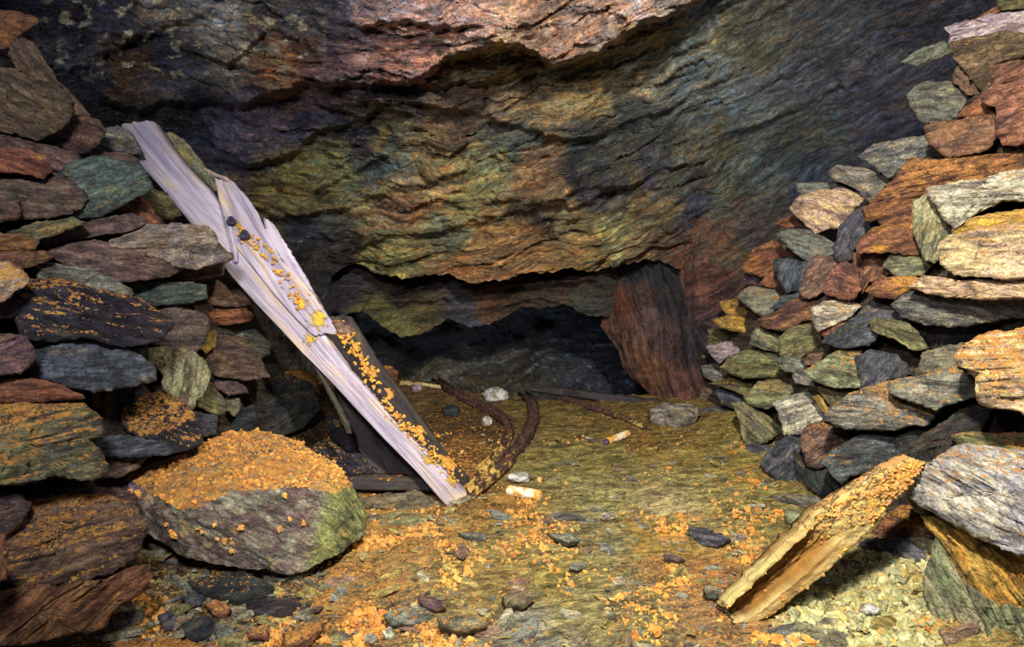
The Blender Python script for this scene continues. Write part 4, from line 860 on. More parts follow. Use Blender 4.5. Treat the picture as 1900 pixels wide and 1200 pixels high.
# four stones of the far pack seen through between the plank and the chamber, and the big loose ones by the right foot
FS = [
 ('P', '650,908 700,902 770,904 828,916 842,934 780,946 700,942 660,932', 'ol', .3, 2, 'layered yellow-green rock under the dark low sleeper, left of the plank foot', 0, .35, .02),
 ('P', '680,950 740,938 800,944 836,952 790,964 730,968 690,964', 'gy', .5, 4, 'flat tan rock below the layered yellow-green rock, left of the plank foot', 0, .8, .01),
 ('P', '1200,755 1225,740 1275,733 1302,745 1295,775 1240,790 1208,780', 'gr', .2, -5, 'grey-green rounded rock lying at the right end of the long dark floor plank', 0, .4, .02),
 ('P', '818,748 835,742 855,755 850,770 826,772', 'dk', .15, 0, 'dark rounded rock left of the left rusty rail, towards the chamber', 0, .4, .02),
 ('F', '580,1050 780,1000 830,1005 925,1130 780,1230 630,1225', 'gy', .25, 12, 'pale green five-sided slab at the bottom edge near the plank foot', 0, .75, .02),
 ('F', '800,420 830,350 960,340 910,400 850,440', 'wh', .6, 10, 'whitish crusted rock behind the middle of the inclined plank', 0, .4, .05),
 ('F', '440,400 500,385 700,400 762,480 720,497 600,460 500,440', 'gr', .35, -18, 'thin grey tapering slab on the floor below the ribbed footing rock', 0, .6, .02),
 ('F', '530,490 600,480 710,510 660,580 545,545', 'gy', .4, -8, 'tan flat rock on the floor behind the inclined plank', 0, .6, .02),
 ('F', '120,890 160,865 200,880 215,920 180,950 130,930', 'gr', .25, 0, 'pale lumpy rock left of the foot of the inclined plank', 0, .5, .02),
 ('F', '45,590 110,570 230,590 260,640 200,680 100,660', 'bl', .25, -6, 'flat blue-grey rock set in the floor, left of the inclined plank', 0, .9, .01),
 ('H', '555,555 620,565 665,600 690,640 640,645 580,620 552,590', 'pu', .2, -30, 'smooth reddish-purple rock in the ochre rubble at the bottom middle', 0, .4, .02),
 ('H', '1140,205 1180,170 1320,165 1350,200 1250,212 1170,212', 'gr', .35, 2, 'flat grey ledge rock with shaded front, in the middle of the floor', 0, .7, .01),
 ('H', '1330,205 1400,190 1420,215 1360,222', 'gr', .2, 0, 'small grey ledge rock right of the flat grey ledge rock', 0, .7, .01),
 ('H', '1415,190 1450,165 1500,178 1495,195 1440,208', 'wh', .4, 10, 'pale broken ledge rock, rightmost of the three on the floor', 0, .7, .01),
 ('H', '930,185 990,190 1000,208 940,212 860,195', 'gr', .4, 0, 'thin rock just in front of the plank foot', 0, .7, .01),
 ('H', '1165,255 1260,262 1330,300 1270,318 1200,290', 'gr', .45, -20, 'grey slab edge set in the floor below the ledge rocks', 0, .8, .01),
 ('H', '1660,290 1720,275 1850,275 1850,318 1750,322 1690,310', 'gy', .85, 0, 'ochre-topped flat rock in the floor right of centre', 0, .8, .01),
 ('H', '1840,240 1900,235 1960,250 1930,280 1870,270', 'bl', .2, 0, 'flat blue-grey rock in the floor, right of the ochre-topped flat rock', 0, .8, .01),
 ('H', '1720,375 1780,368 1830,395 1780,408 1730,400', 'pu', .1, -10, 'thin purple rock chip below the ochre-topped flat rock', 0, .8, .01),
 ('H', '630,530 700,520 770,560 760,600 690,600 640,570', 'ol', .5, -20, 'layered olive rock beside the smooth reddish-purple rock', 0, .5, .02),
 ('H', '740,265 830,255 890,280 880,300 790,295', 'gr', .3, -6, 'flat pale grey rock in the ochre patch right of the big slab', 0, .8, .01),
 ('H', '950,560 1050,530 1120,560 1060,620 960,610', 'ol', .45, 15, 'olive plate set in the floor at bottom centre', 0, .9, .005),
 ('H', '380,640 470,610 600,620 640,660 540,700 420,700', 'gr', .5, 4, 'layered grey rock at the lower left of the rubble', 0, .6, .02),
 ('H', '640,660 760,640 900,650 880,700 760,735 650,710', 'ol', .5, 6, 'wide flat olive rock at the bottom edge middle', 0, .7, .01),
 ('H', '300,760 345,750 370,780 335,805 305,795', 'wh', .0, 30, 'small white flaky rock at the bottom edge', 0, .3, .02),
 ('H', '380,750 420,715 450,760 400,785', 'wh', .0, -50, 'small white upright flake beside the white flaky rock', 0, .2, .03),
 ('C', '930,790 1060,780 1250,790 1400,860 1380,900 1180,945 1010,900', 'dk', .5, -4, 'wet dark layered rock lying under the front edge of the big orange slab', 0, .5, .03),
 ('C', '1240,960 1330,930 1480,920 1620,960 1600,990 1420,1030 1280,1020', 'dk', .45, -3, 'thin wet black rock below the big orange slab', 0, .45, .02),
 ('C', '910,940 960,915 1040,930 1020,975 950,985', 'bl', .1, -8, 'small wet blue-grey rock among the rubble at lower left', 0, .4, .03),
 ('C', '790,1030 840,1000 900,1030 900,1110 830,1110', 'bl', .0, 20, 'wet blue-black round rock at the lower left rubble', 0, .3, .03),
 ('C', '890,1100 960,1030 1060,1020 1090,1080 1060,1150 960,1160', 'dk', .1, 10, 'dark wet rock right of the blue-black round rock', 0, .3, .03),
 ('C', '1030,960 1080,930 1150,950 1170,1010 1120,1060 1060,1020', 'or', .7, 0, 'crumbly rusty rock among the wet rocks at lower left', 0, .5, .03),
 ('C', '1430,1110 1520,1040 1640,1030 1640,1090 1560,1180 1440,1190', 'or', .9, 20, 'orange crusted rock near the bottom edge, left of the white flakes', 0, .6, .03),
 ('C', '540,1150 620,1090 760,1080 900,1120 1000,1160 1100,1230 560,1240', 'or', 1.0, 0, 'ochre covered flat rock cut by the bottom edge at lower left', 0, .8, .02),
 ('C', '1100,1160 1250,1150 1400,1160 1450,1230 1120,1230', 'or', .8, 0, 'rusty flat rock cut by the bottom edge left of the centre', 0, .7, .01),
 ('C', '1240,1100 1300,1080 1360,1110 1360,1150 1260,1150', 'rd', .6, 0, 'small red-brown rock above the rusty flat rock at the bottom edge', 0, .5, .02),
 ('P', '570,800 600,790 690,850 740,885 660,885 600,850', 'dk', .5, -30, 'dark flat rock in the shade between the big orange slab and the plank', 0, .6, .03),
 ('P', '600,760 640,740 690,800 700,850 640,830 605,790', 'dk', .5, 20, 'shaded ochre-specked rock behind the lower left edge of the plank', .1, .4, .05),
]
for reg, pts, col, du, ang, lab, dt, top, lift in FS:
    P = parse(reg, pts); C = centroid(P); yb = P[:, 1].max(); pb = on_floor(C[0], min(yb, 1190))
    tb = ((pb-CAMP) @ np.array([0, CP, -SP]))
    sz = np.ptp(P[:, 0])*tb/FPX
    stone('F', reg, pts, col, du, ang, lab, dt, min(top, .6), t=tb-.018, normal=-ray(C[0], C[1])*.7+np.array([0, 0, .25 if top < .6 else .9]), depth=float(np.clip(sz*.35, .02, .10)), grow=1.0, name='loose_rock', topk=.9, edge=.2)
# ------------------------------------------------------------------ the big orange-topped slab
def refine(V, F, seg):
    """subdivide triangles until edges are short (shared midpoints keep it one skin)"""
    V = [np.array(v) for v in V]; T = [tuple(f) for f in F]
    for _ in range(9):
        cache = {}; N = []; any_ = False
        def mid(a, b):
            k = (min(a, b), max(a, b))
            if k not in cache: cache[k] = len(V); V.append((V[a]+V[b])/2)
            return cache[k]
        for t in T:
            e = [np.linalg.norm(V[t[i]]-V[t[(i+1) % 3]]) > seg for i in range(3)]
            for i in range(3):
                if (min(t[i], t[(i+1) % 3]), max(t[i], t[(i+1) % 3])) in cache: e[i] = True
            if not any(e): N.append(t); continue
            any_ = True
            a, b, c = t; ab, bc, ca = e
            m1 = mid(a, b) if ab else None; m2 = mid(b, c) if bc else None; m3 = mid(c, a) if ca else None
            if ab and bc and ca: N += [(a, m1, m3), (m1, b, m2), (m3, m2, c), (m1, m2, m3)]
            elif ab and bc: N += [(a, m1, c), (m1, m2, c), (m1, b, m2)]
            elif bc and ca: N += [(b, m2, a), (m2, m3, a), (m2, c, m3)]
            elif ca and ab: N += [(c, m3, b), (m3, m1, b), (m3, a, m1)]
            elif ab: N += [(a, m1, c), (m1, b, c)]
            elif bc: N += [(b, m2, a), (m2, c, a)]
            else: N += [(c, m3, b), (m3, a, b)]
        T = N
        if not any_: break
    return np.array(V), T
def hull(points):
    import bmesh
    bm = bmesh.new()
    for p in points: bm.verts.new(tuple(p))
    bmesh.ops.convex_hull(bm, input=bm.verts)
    bm.verts.ensure_lookup_table(); vs_ = [v for v in bm.verts if v.link_faces]; ix = {v: i for i, v in enumerate(vs_)}
    bmesh.ops.recalc_face_normals(bm, faces=bm.faces)
    bmesh.ops.triangulate(bm, faces=bm.faces)
    V = [np.array(v.co) for v in vs_]; F = [tuple(ix[v] for v in f.verts) for f in bm.faces]
    bm.free(); return V, F
def vnormals(V, F):
    F = np.asarray(F); n = np.cross(V[F[:, 1]]-V[F[:, 0]], V[F[:, 2]]-V[F[:, 0]])
    N = np.zeros_like(V)
    for k in range(3): np.add.at(N, F[:, k], n)
    return N/np.maximum(np.linalg.norm(N, axis=1)[:, None], 1e-12)
def relax(V, F, it=2):
    F = np.asarray(F)
    for _ in range(it):
        S = np.zeros_like(V); W = np.zeros(len(V))
        for a, b in ((0, 1), (1, 2), (2, 0)):
            np.add.at(S, F[:, a], V[F[:, b]]); np.add.at(W, F[:, a], 1)
        V = V*.5 + .5*S/np.maximum(W, 1)[:, None]
    return V
def boulder():
    top = [(232, 885, 2.10), (300, 850, 2.22), (385, 820, 2.32), (432, 800, 2.38), (480, 797, 2.42), (530, 810, 2.44), (580, 838, 2.42), (622, 862, 2.36), (655, 900, 2.26),
           (250, 945, 2.05), (300, 955, 2.02), (345, 953, 1.99), (430, 912, 2.03), (560, 903, 2.08), (628, 915, 2.11)]
    bot = [(225, 900, 2.16), (262, 990, 2.07), (350, 1035, 2.05), (430, 1052, 2.05), (490, 1062, 2.06), (552, 1066, 2.07), (605, 1042, 2.10), (684, 992, 2.22), (672, 930, 2.32)]
    P = [at(*q) for q in top] + [at(*q) for q in bot]
    P += [at(300, 880, 2.2) + np.array([0, .22, -.22]), at(640, 900, 2.4) + np.array([0, .10, -.2]), at(470, 830, 2.4)+np.array([0, .15, -.25])]
    V, F = hull(P); V, F = refine(V, F, .0085); V = relax(V, F, 4)
    N = vnormals(V, F)
    # beds dip to the lower right along the face
    d = np.array([.75, .25, -.6]); d /= np.linalg.norm(d); e = np.array([0, .9, .43]); e -= d*(e @ d); e /= np.linalg.norm(e); g = np.cross(d, e)
    rc = np.column_stack([V @ d, V @ e, V @ g])
    h = .010*terrace(fbm(rc*np.array([3, 13, 13]), 3), 4, 5) + .004*fbm(rc*np.array([9, 60, 60]), 3) + .006*fbm(V*14, 3)
    up = smooth(.45, .7, N[:, 2])
    lumps = .010*terrace(np.clip(fbm(V*np.array([34, 50, 50]), 3, gain=.6)+.3, 0, 1.3), 2, 3)
    V = V + N*(h*(1-up*.6) + lumps*up*.8)[:, None]
    root = empty('slab_boulder', at(455, 1060, 2.0)*np.array([1, 1, 0]) + np.array([0, 0, fz(-.78, 1.85)]), 'big slab boulder, orange crust on top, banded grey-purple face, left of the leaning plank', 'boulder')
    ca, cb, cc = lin((146, 146, 126)), lin((116, 98, 92)), lin((160, 142, 90))
    k = len(V); px, py = to_px(V); green = smooth(590, 625, px + .25*(py-900))[:, None]; pur = smooth(2, 0, np.abs(rc[:, 1:2]*0))*0
    lav = smooth(300, 240, px - .0*(py))[:, None]
    A = np.array(ca)*(1-green) + np.array(lin((140, 146, 84)))*green; A = A*(1-lav) + np.array(lin((150, 138, 160)))*lav
    B = np.array(cb)*(1-green) + np.array(lin((112, 120, 84)))*green; Cc = np.array(cc)*(1-green) + np.array(lin((170, 160, 90)))*green
    bz = .5*smooth(.12, .35, fbm(rc*np.array([2.5, 14, 14]), 3, gain=.6))[:, None]*(1-green)
    A = A*(1-bz) + np.array(cb)*bz
    mesh_obj('stone', V, F, M_ROCK, root, {'rc': rc, 'ta': A, 'tb': B, 'tc': Cc, 'du': np.clip(.25 + .72*smooth(.50, .72, N[:, 2]), 0, 1.25)})
    return root, V, N, F
ICO_V = None
def ico(sub=1):
    import bmesh
    bm = bmesh.new(); bmesh.ops.create_icosphere(bm, subdivisions=sub, radius=1)
    V = np.array([v.co[:] for v in bm.verts]); F = np.array([[v.index for v in f.verts] for f in bm.faces]); bm.free(); return V, F
def crumbs(name, pos, nrm, rad, parent, label=None, mat=None, flat=.6, tones=((1, 1, 1),), cat=None):
    n = len(pos); v0, f0 = ico(2); m = len(v0); allV = np.empty((n, m, 3)); r = np.random.RandomState(5)
    T = np.empty((n, m, 3))
    for i in range(n):
        w = v0*(1 + .0*v0[:, :1])
        R = np.linalg.qr(r.normal(size=(3, 3)))[0]
        w = (v0*np.array([1, r.uniform(.6, 1), r.uniform(flat, .9)])) @ R.T
        allV[i] = w*rad[i]
        T[i] = np.array(tones[r.randint(len(tones))])*r.uniform(.75, 1.2)
    base = allV.reshape(-1, 3); off = np.repeat(pos + nrm*rad[:, None]*.25, m, 0)
    q = base/np.repeat(rad, m)[:, None]
    d = .75*fbm(q*1.9 + off*50, 2)
    base = base*(1+d)[:, None]
    V = base+off; F = (f0[None] + (np.arange(n)*m)[:, None, None]).reshape(-1, 3)
    o = mesh_obj(name, V, F, mat or M_CRUMB, parent, {'rc': V, 'ta': T.reshape(-1, 3)}, smooth_sh=False, origin=(0, 0, 0) if parent is None else None)
    return tag(o, label, cat, None, 'stuff')
root_b, bV, bN, bF = boulder()
def sample_surface(V, F, N, n, minz, seed, fn=None):
    r = np.random.RandomState(seed); F = np.asarray(F)
    c = V[F].mean(1); nn = N[F].mean(1); ar = np.linalg.norm(np.cross(V[F[:, 1]]-V[F[:, 0]], V[F[:, 2]]-V[F[:, 0]]), axis=1)
    w = ar*(nn[:, 2] > minz)
    if fn is not None: w = w*fn(c)
    k = r.choice(len(F), n, p=w/w.sum()); return c[k] + r.normal(size=(n, 3))*.002, nn[k]
p_, n_ = sample_surface(bV, bF, bN, 500, .62, 3, lambda c: np.clip(.35+fbm(c*9, 3), .0, 2))
crumbs('ochre_crust', p_, n_, np.random.RandomState(2).uniform(.003, .008, len(p_)), root_b, 'orange crumbly ochre crust', tones=((1., 1., 1.), (1., .95, .85), (.9, .8, .75)))
p_, n_ = sample_surface(bV, bF, bN, 24, -.2, 8, lambda c: (c[:, 1] < 1.95)*np.clip(fbm(c*8, 2)-.1, 0, 1))
crumbs('ochre_crust', p_, n_, np.random.RandomState(3).uniform(.005, .012, len(p_)), root_b, 'scattered orange blobs on the banded front face')

# ------------------------------------------------------------------ crumbs and chips lying on the floor
def floor_scatter(n, seed, fn):
    r = np.random.RandomState(seed); out = []
    while len(out) < n:
        px = r.uniform(150, 1800, 4000); py = 960 + 260*r.uniform(-.6, 1, 4000)
        p = hit_z(px, py, 0.0); z = floor_z(p[:, 0], p[:, 1]); C, O = floor_cols(p[:, 0], p[:, 1])
        k = r.uniform(size=4000) < fn(px, py, O, p)
        out += [np.array([a[0], a[1], b]) for a, b in zip(p[k], z[k])]
    return np.array(out[:n])
def dens_o(px, py, O, p):
    cl = smooth(-.1, .35, fbm(np.column_stack([p[:, 0]*4, p[:, 1]*4, px*0+2]), 3))
    return np.clip(O-.25, 0, 1)**1.3*cl*(.35+.65*smooth(900, 1000, py))
P_ = floor_scatter(8500, 11, dens_o); r_ = np.random.RandomState(12)
crumbs('ochre_crumbs', P_, np.tile([0, 0, 1.0], (len(P_), 1)), np.clip(r_.lognormal(-5.42, .48, len(P_)), .0025, .017), None, 'loose orange ochre crumbs strewn over the mine floor', tones=((1., 1., 1.), (1, .92, .8), (.8, .7, .65), (1.05, 1.1, 1.2)), cat='crumbs')
P_ = floor_scatter(4200, 21, lambda px, py, O, p: .8*smooth(1430, 1500, px)*smooth(1760, 1700, px)*smooth(1010, 1060, py - .0*px) + .0)
crumbs('pale_gravel', P_, np.tile([0, 0, 1.0], (len(P_), 1)), np.clip(np.random.RandomState(4).lognormal(-5.4, .55, len(P_)), .0025, .02), None, 'pale yellow-green fine gravel right of the inclined plank', mat=crumb_mat('pale_gravel', lin((220, 212, 150)), lin((180, 176, 126))), tones=((1, 1, 1), (1, 1, 1), (1.05, .82, .55), (.6, .66, .75), (.75, .75, .7), (1.1, 1.1, 1.2)), cat='gravel')
def chips(name, P, mat_cols, label, seed):
    r = np.random.RandomState(seed); Vs = []; Fs = []; A = []; B = []; RC = []; off = 0
    for p in P:
        L = np.clip(r.lognormal(-3.95, .55), .008, .075); n = r.randint(5, 9)
        th = np.sort(r.uniform(0, 2*math.pi, n)); rad = r.uniform(.6, 1.1, n)
        a = r.uniform(-.5, .5) + (.0 if r.rand() < .7 else 1.3)
        x = L*np.cos(th)*rad; y = L*.5*np.sin(th)*rad; h = L*r.uniform(.08, .22)
        R = np.array([[math.cos(a), -math.sin(a)], [math.sin(a), math.cos(a)]]); xy = np.column_stack([x, y]) @ R.T
        tilt = r.normal(0, .28, 2)
        z = xy @ tilt
        top = np.column_stack([xy*.9, z+h]); bot = np.column_stack([xy*1.05, z-h*.6]); mid = np.column_stack([xy*1.05, z+h*.35])
        V = np.vstack([top, mid, bot, [[0, 0, h*1.1]]]) + p
        F = [(3*n, off*0+i, (i+1) % n) for i in range(n)] + [tuple(q) for i in range(n) for q in ((i, n+i, n+(i+1) % n, (i+1) % n), (n+i, 2*n+i, 2*n+(i+1) % n, n+(i+1) % n))]
        F += [tuple(range(3*n-1, 2*n-1, -1))]
        Vs.append(V); Fs += [tuple(off+i for i in f) for f in F]; off += len(V)
        c = np.array(lin(mat_cols[r.randint(len(mat_cols))]))*r.uniform(.8, 1.25)
        A.append(np.tile(c, (len(V), 1))); RC.append((V-p) + r.uniform(-20, 20, 3))
    V = np.vstack(Vs); A = np.vstack(A)
    o = mesh_obj(name, V, Fs, M_ROCK, None, {'rc': np.vstack(RC), 'ta': A, 'tb': A*.75, 'tc': A*1.15, 'du': np.full(len(V), .35)}, smooth_sh=False, origin=(0, 0, 0))
    return tag(o, label, 'chips', None, 'stuff')
P_ = floor_scatter(1500, 31, lambda px, py, O, p: .5 + 0*px)
P2_ = floor_scatter(900, 32, lambda px, py, O, p: .8*smooth(700, 500, px)*smooth(1000, 1060, py))
P_ = np.vstack([P_, P2_])
chips('slate_chips', P_, [(160, 156, 104), (176, 174, 146), (140, 144, 134), (150, 126, 108), (176, 162, 96), (130, 126, 100)], 'small broken slate chips littering the mine floor', 6)

# ------------------------------------------------------------------ timber
def board(name, outline, t_of, thick, mat, parent=None, label=None, cat=None, axis=None, nu=160, nv=40, prof=None, du=None, seed=1, group=None, endj=.014):
    """outline: rows of (left px,py),(right px,py) from one end to the other; t_of: depth at both ends.  a sawn or split piece with real thickness"""
    Lp = np.array([o[0] for o in outline], float); Rp = np.array([o[1] for o in outline], float)
    s = np.linspace(0, 1, len(outline)); u = np.linspace(0, 1, nu)
    L = np.column_stack([np.interp(u, s, Lp[:, 0]), np.interp(u, s, Lp[:, 1])]); R = np.column_stack([np.interp(u, s, Rp[:, 0]), np.interp(u, s, Rp[:, 1])])
    jw = np.column_stack([u*0+seed*3.3, u*26, u*0]); L = L + 2.2*fbm(jw, 3)[:, None]; R = R + 2.2*fbm(jw+7, 3)[:, None]*np.array([1, .3])
    t = t_of(u)
    a = at(L[:, 0], L[:, 1], t); b = at(R[:, 0], R[:, 1], t)
    ax = (a[-1]+b[-1])/2 - (a[0]+b[0])/2; length = np.linalg.norm(ax); ax /= length
    c = (b-a).mean(0); c -= ax*(c @ ax); c /= np.linalg.norm(c); n = np.cross(ax, c)
    if n @ (CAMP - a[0]) < 0: n = -n
    r = np.random.RandomState(seed); ring = []
    v = np.linspace(0, 1, nv)
    rows = []; rcs = []; dus = []; hbs = []
    for i in range(nu):
        wv = a[i] + (b[i]-a[i])*v[:, None]; width = np.linalg.norm(b[i]-a[i])
        yy = (v-.5)*width + ((a[i]+b[i])/2-a[0]) @ c; xx = np.full(nv, ((a[i]+b[i])/2-a[0]) @ ax)
        g = fbm(np.column_stack([xx*1.6, yy*34, np.full(nv, seed*9.)]), 4, gain=.6)
        h = .0011*g + .004*fbm(np.column_stack([xx*4, yy*9, np.full(nv, seed*5.)]), 2)
        e = np.minimum(v, 1-v)*width; h = h - .012*np.clip(1-e/.012, 0, 1)**2
        if prof is not None: h = h + prof(u[i], v, xx, yy)
        th = thick
        top = wv + n*h[:, None]
        sd = [wv[-1] - n*th*k + c*(.004*fbm(np.array([[xx[0]*4, k*9., seed]]), 2)[0]) for k in (.3, .65)]
        bot = wv[::-1] - n*th + n*(.004*g[::-1])[:, None]
        sd2 = [wv[0] - n*th*k + c*(.004*fbm(np.array([[xx[0]*4, k*9.+4, seed]]), 2)[0]) for k in (.65, .3)]
        ringp = np.vstack([top, sd, bot, sd2]); rows.append(ringp); hbs.append(np.concatenate([np.clip(-(h+.012)/.02, 0, 1), np.zeros(len(ringp)-nv)]) if (prof is not None and thick >= .06) else np.zeros(len(ringp)))
        yr = np.concatenate([yy, [yy[-1]]*2, yy[::-1], [yy[0]]*2]); zr = np.concatenate([np.zeros(nv), [-th*.3, -th*.65], np.full(nv, -th), [-th*.65, -th*.3]])
        rcs.append(np.column_stack([np.full(len(ringp), xx[0]), yr, zr + seed*3.0]))
        d = np.full(len(ringp), .0) if du is None else np.broadcast_to(du(ringp), (len(ringp),)) ; dus.append(d)
    m = len(rows[0]); V = np.vstack(rows); RC = np.vstack(rcs); DU = np.concatenate(dus)
    # ragged ends: push end rings along the grain by a comb of splinters
    for i in range(nu):
        uu = u[i]; k0 = smooth(.07, 0, uu); k1 = smooth(.93, 1, uu)
        if k0+k1 <= 0: continue
        seg = slice(i*m, (i+1)*m); q = RC[seg]
        jag = endj*fbm(np.column_stack([q[:, 1]*45, q[:, 2]*45, np.full(m, 3.+seed)]), 3)
        V[seg] += ax*(jag*(k1-k0))[:, None]
    F = grid_faces(nu, m, 0, True)
    c0 = len(V); V = np.vstack([V, V[:m].mean(0), V[(nu-1)*m:nu*m].mean(0)]); RC = np.vstack([RC, RC[:m].mean(0), RC[(nu-1)*m:nu*m].mean(0)]); DU = np.append(DU, [0, 0]); HB = np.append(np.concatenate(hbs), [0, 0])
    F += [(c0, (j+1) % m, j) for j in range(m)] + [(c0+1, (nu-1)*m+j, (nu-1)*m+(j+1) % m) for j in range(m)]
    q = F[nu//2*m + nv//2]; nn = np.cross(V[q[1]]-V[q[0]], V[q[2]]-V[q[1]])
    if nn @ n < 0: F = [tuple(reversed(f)) for f in F]
    o = mesh_obj(name, V, F, mat, parent, {'rc': RC, 'du': DU, 'hb': HB}, origin=None if parent is None else None)
    return tag(o, label, cat, group), n, ax, c
FOOT = on_floor(852, 938)
tf = float((FOOT-CAMP) @ np.array([0, CP, -SP]))
TB = lambda u: 2.62*(1-u) + tf*u
def blot(lst):
    def f(p):
        px, py = to_px(p); d = np.full(len(px), .22)
        for x, y, rx, v in lst: d = np.maximum(d, v*np.exp(-(((px-x)**2+(py-y)**2)/rx**2)))
        return d
    return f
beam = empty('timber_plank', FOOT, 'long weathered lavender-grey plank leaning from the floor onto the left pack, splintered right side', 'plank')
beamdu = blot([(588, 592, 30, .85), (575, 630, 20, .8), (500, 470, 26, .6), (440, 420, 20, .6), (560, 560, 26, .8), (740, 780, 26, .7), (800, 850, 30, .75), (700, 700, 20, .6), (650, 640, 22, .6), (770, 810, 24, .7), (525, 520, 22, .6), (840, 890, 22, .8)])
main_outline = [((222, 232), (283, 224)), ((230, 262), (300, 248)), ((262, 310), (337, 300)), ((300, 352), (385, 350)), ((352, 415), (428, 400)), ((402, 478), (474, 455)), ((425, 510), (545, 540)),
                ((470, 560), (583, 590)), ((520, 612), (622, 650)), ((560, 655), (652, 690)), ((610, 705), (695, 738)), ((660, 760), (740, 790)), ((712, 815), (790, 838)), ((768, 872), (838, 885)), ((825, 938), (866, 918))]
board('plank_body', main_outline, TB, .055, M_WOOD, beam, axis=None, nu=260, nv=56, seed=3, du=beamdu, endj=.006,
      prof=lambda u, v, x, y: .010*np.exp(-((v-.5)/.5)**2) - .006*np.exp(-((v-.82-.05*math.sin(u*9))/.015)**2)*(u > .3) - .005*np.exp(-((v-.3-.1*u)/.012)**2)*(u > .55))
board('splintered_layer', [((397, 332), (432, 338)), ((404, 372), (465, 375)), ((415, 415), (490, 425)), ((432, 455), (520, 480)), ((470, 500), (552, 512)), ((505, 545), (585, 548)), ((545, 590), (610, 590)), ((575, 620), (628, 618))],
      lambda u: TB(.18+.38*u)-.020, .030, M_WOOD, beam, nu=150, nv=40, seed=5, du=beamdu, prof=lambda u, v, x, y: .004*np.sin(v*14+u*4)*(1-u))
board('splinter', [((488, 402), (502, 412)), ((492, 430), (522, 440)), ((510, 465), (545, 478)), ((540, 510), (565, 512)), ((575, 560), (590, 560))],
      lambda u: TB(.28+.28*u)-.012, .022, M_WOOD, beam, nu=90, nv=16, seed=6, du=beamdu)
board('splinter', [((416, 400), (422, 402)), ((422, 430), (430, 432)), ((428, 455), (438, 458)), ((434, 484), (440, 486))],
      lambda u: TB(.26+.08*u)-.034, .008, M_WOOD, beam, nu=50, nv=8, seed=7, du=beamdu)
board('splinter', [((375, 312), (380, 310)), ((395, 325), (404, 322)), ((412, 332), (420, 328)), ((432, 345), (436, 342))],
      lambda u: TB(.2+.03*u)+.01, .010, M_WOOD, beam, nu=40, nv=8, seed=8)
board('splinter', [((572, 668), (580, 664)), ((598, 712), (606, 708)), ((620, 755), (630, 750)), ((640, 795), (650, 788)), ((645, 806), (652, 802))],
      lambda u: TB(.6+.14*u)+.01, .010, M_WOODD, beam, nu=60, nv=8, seed=9)
0 and board('splinter', [((598, 640), (601, 639)), ((652, 680), (658, 678)), ((648, 720), (655, 722)), ((640, 735), (645, 736))], lambda u: TB(.62+.06*u)-.03, .004, M_WOOD, beam, nu=30, nv=6, seed=10)
def lathe_bits(px, py, t, r0, name, mat, parent, label=None):
    c = at(px, py, t); n = (CAMP-c)/np.linalg.norm(CAMP-c); a = np.cross(n, [0, 0, 1.]); a /= np.linalg.norm(a); b = np.cross(n, a)
    prof = [(0, .009), (r0*.35, .009), (r0*.4, .016), (r0*.8, .015), (r0, .010), (r0, -.002)]
    N = 24; V = []; th = np.linspace(0, 2*math.pi, N, endpoint=False)
    for rr, h in prof: V.append(c + rr*(1+.12*np.sin(3*th))[:, None]*(np.cos(th)[:, None]*a + np.sin(th)[:, None]*b) + n*h)
    V = np.vstack(V); F = grid_faces(len(prof), N, 0, True)
    q = F[N*2]; nn = np.cross(V[q[1]]-V[q[0]], V[q[2]]-V[q[1]])
    if nn @ n < 0: F = [tuple(reversed(f)) for f in F]
    o = mesh_obj(name, V, F, mat, parent, {'rc': V}); return tag(o, label)
lathe_bits(429, 410, TB(.27)-.035, .017, 'bolt_head', M_DARKIRON, beam, 'dark rusted bolt head')
lathe_bits(454, 436, TB(.31)-.035, .019, 'bolt_head', M_DARKIRON, beam, 'dark purple rusted bolt head')
lathe_bits(712, 730, TB(.71)-.01, .014, 'bolt_head', M_DARKIRON, beam, 'dark bolt head with yellow crust')

# lichen-green shard behind the top of the plank
def shard():
    P = parse('P', '303,255 320,248 345,262 360,285 375,305 395,330 410,355 395,345 345,300 330,285')
    stone('L', 'P', '303,252 320,247 345,262 362,285 378,305 405,335 398,352 345,305 325,285', 'gy', .1, -50, 'flat olive-green slab standing just behind the top of the plank', t=2.72, top=.0, depth=.03, relief=.4, facets=1)
    stone('L', 'P', '345,305 375,312 392,330 394,352 380,345 355,325', 'pu', .0, -30, 'wet dark red rock behind the plank, under the olive-green slab', t=2.85, top=.2, depth=.15)
shard()

# darker timber behind the plank
tim = tag(board('dark_timber', [((560, 590), (650, 585)), ((590, 650), (700, 665)), ((625, 735), (760, 745)), ((650, 800), (820, 830)), ((672, 850), (868, 885)), ((700, 892), (872, 900))], lambda u: np.interp(u, [0, 1], [2.95, 2.80]), .09, M_WOODD, None,
      'dark rotten timber leaning directly behind the grey plank, orange crumbs on its edge', 'timber', nu=150, nv=40, seed=12,
      du=blot([(650, 620, 16, .9), (690, 690, 20, .9), (720, 730, 22, .9), (780, 800, 22, .9), (830, 860, 26, 1.0), (660, 650, 18, .9)]))[0])
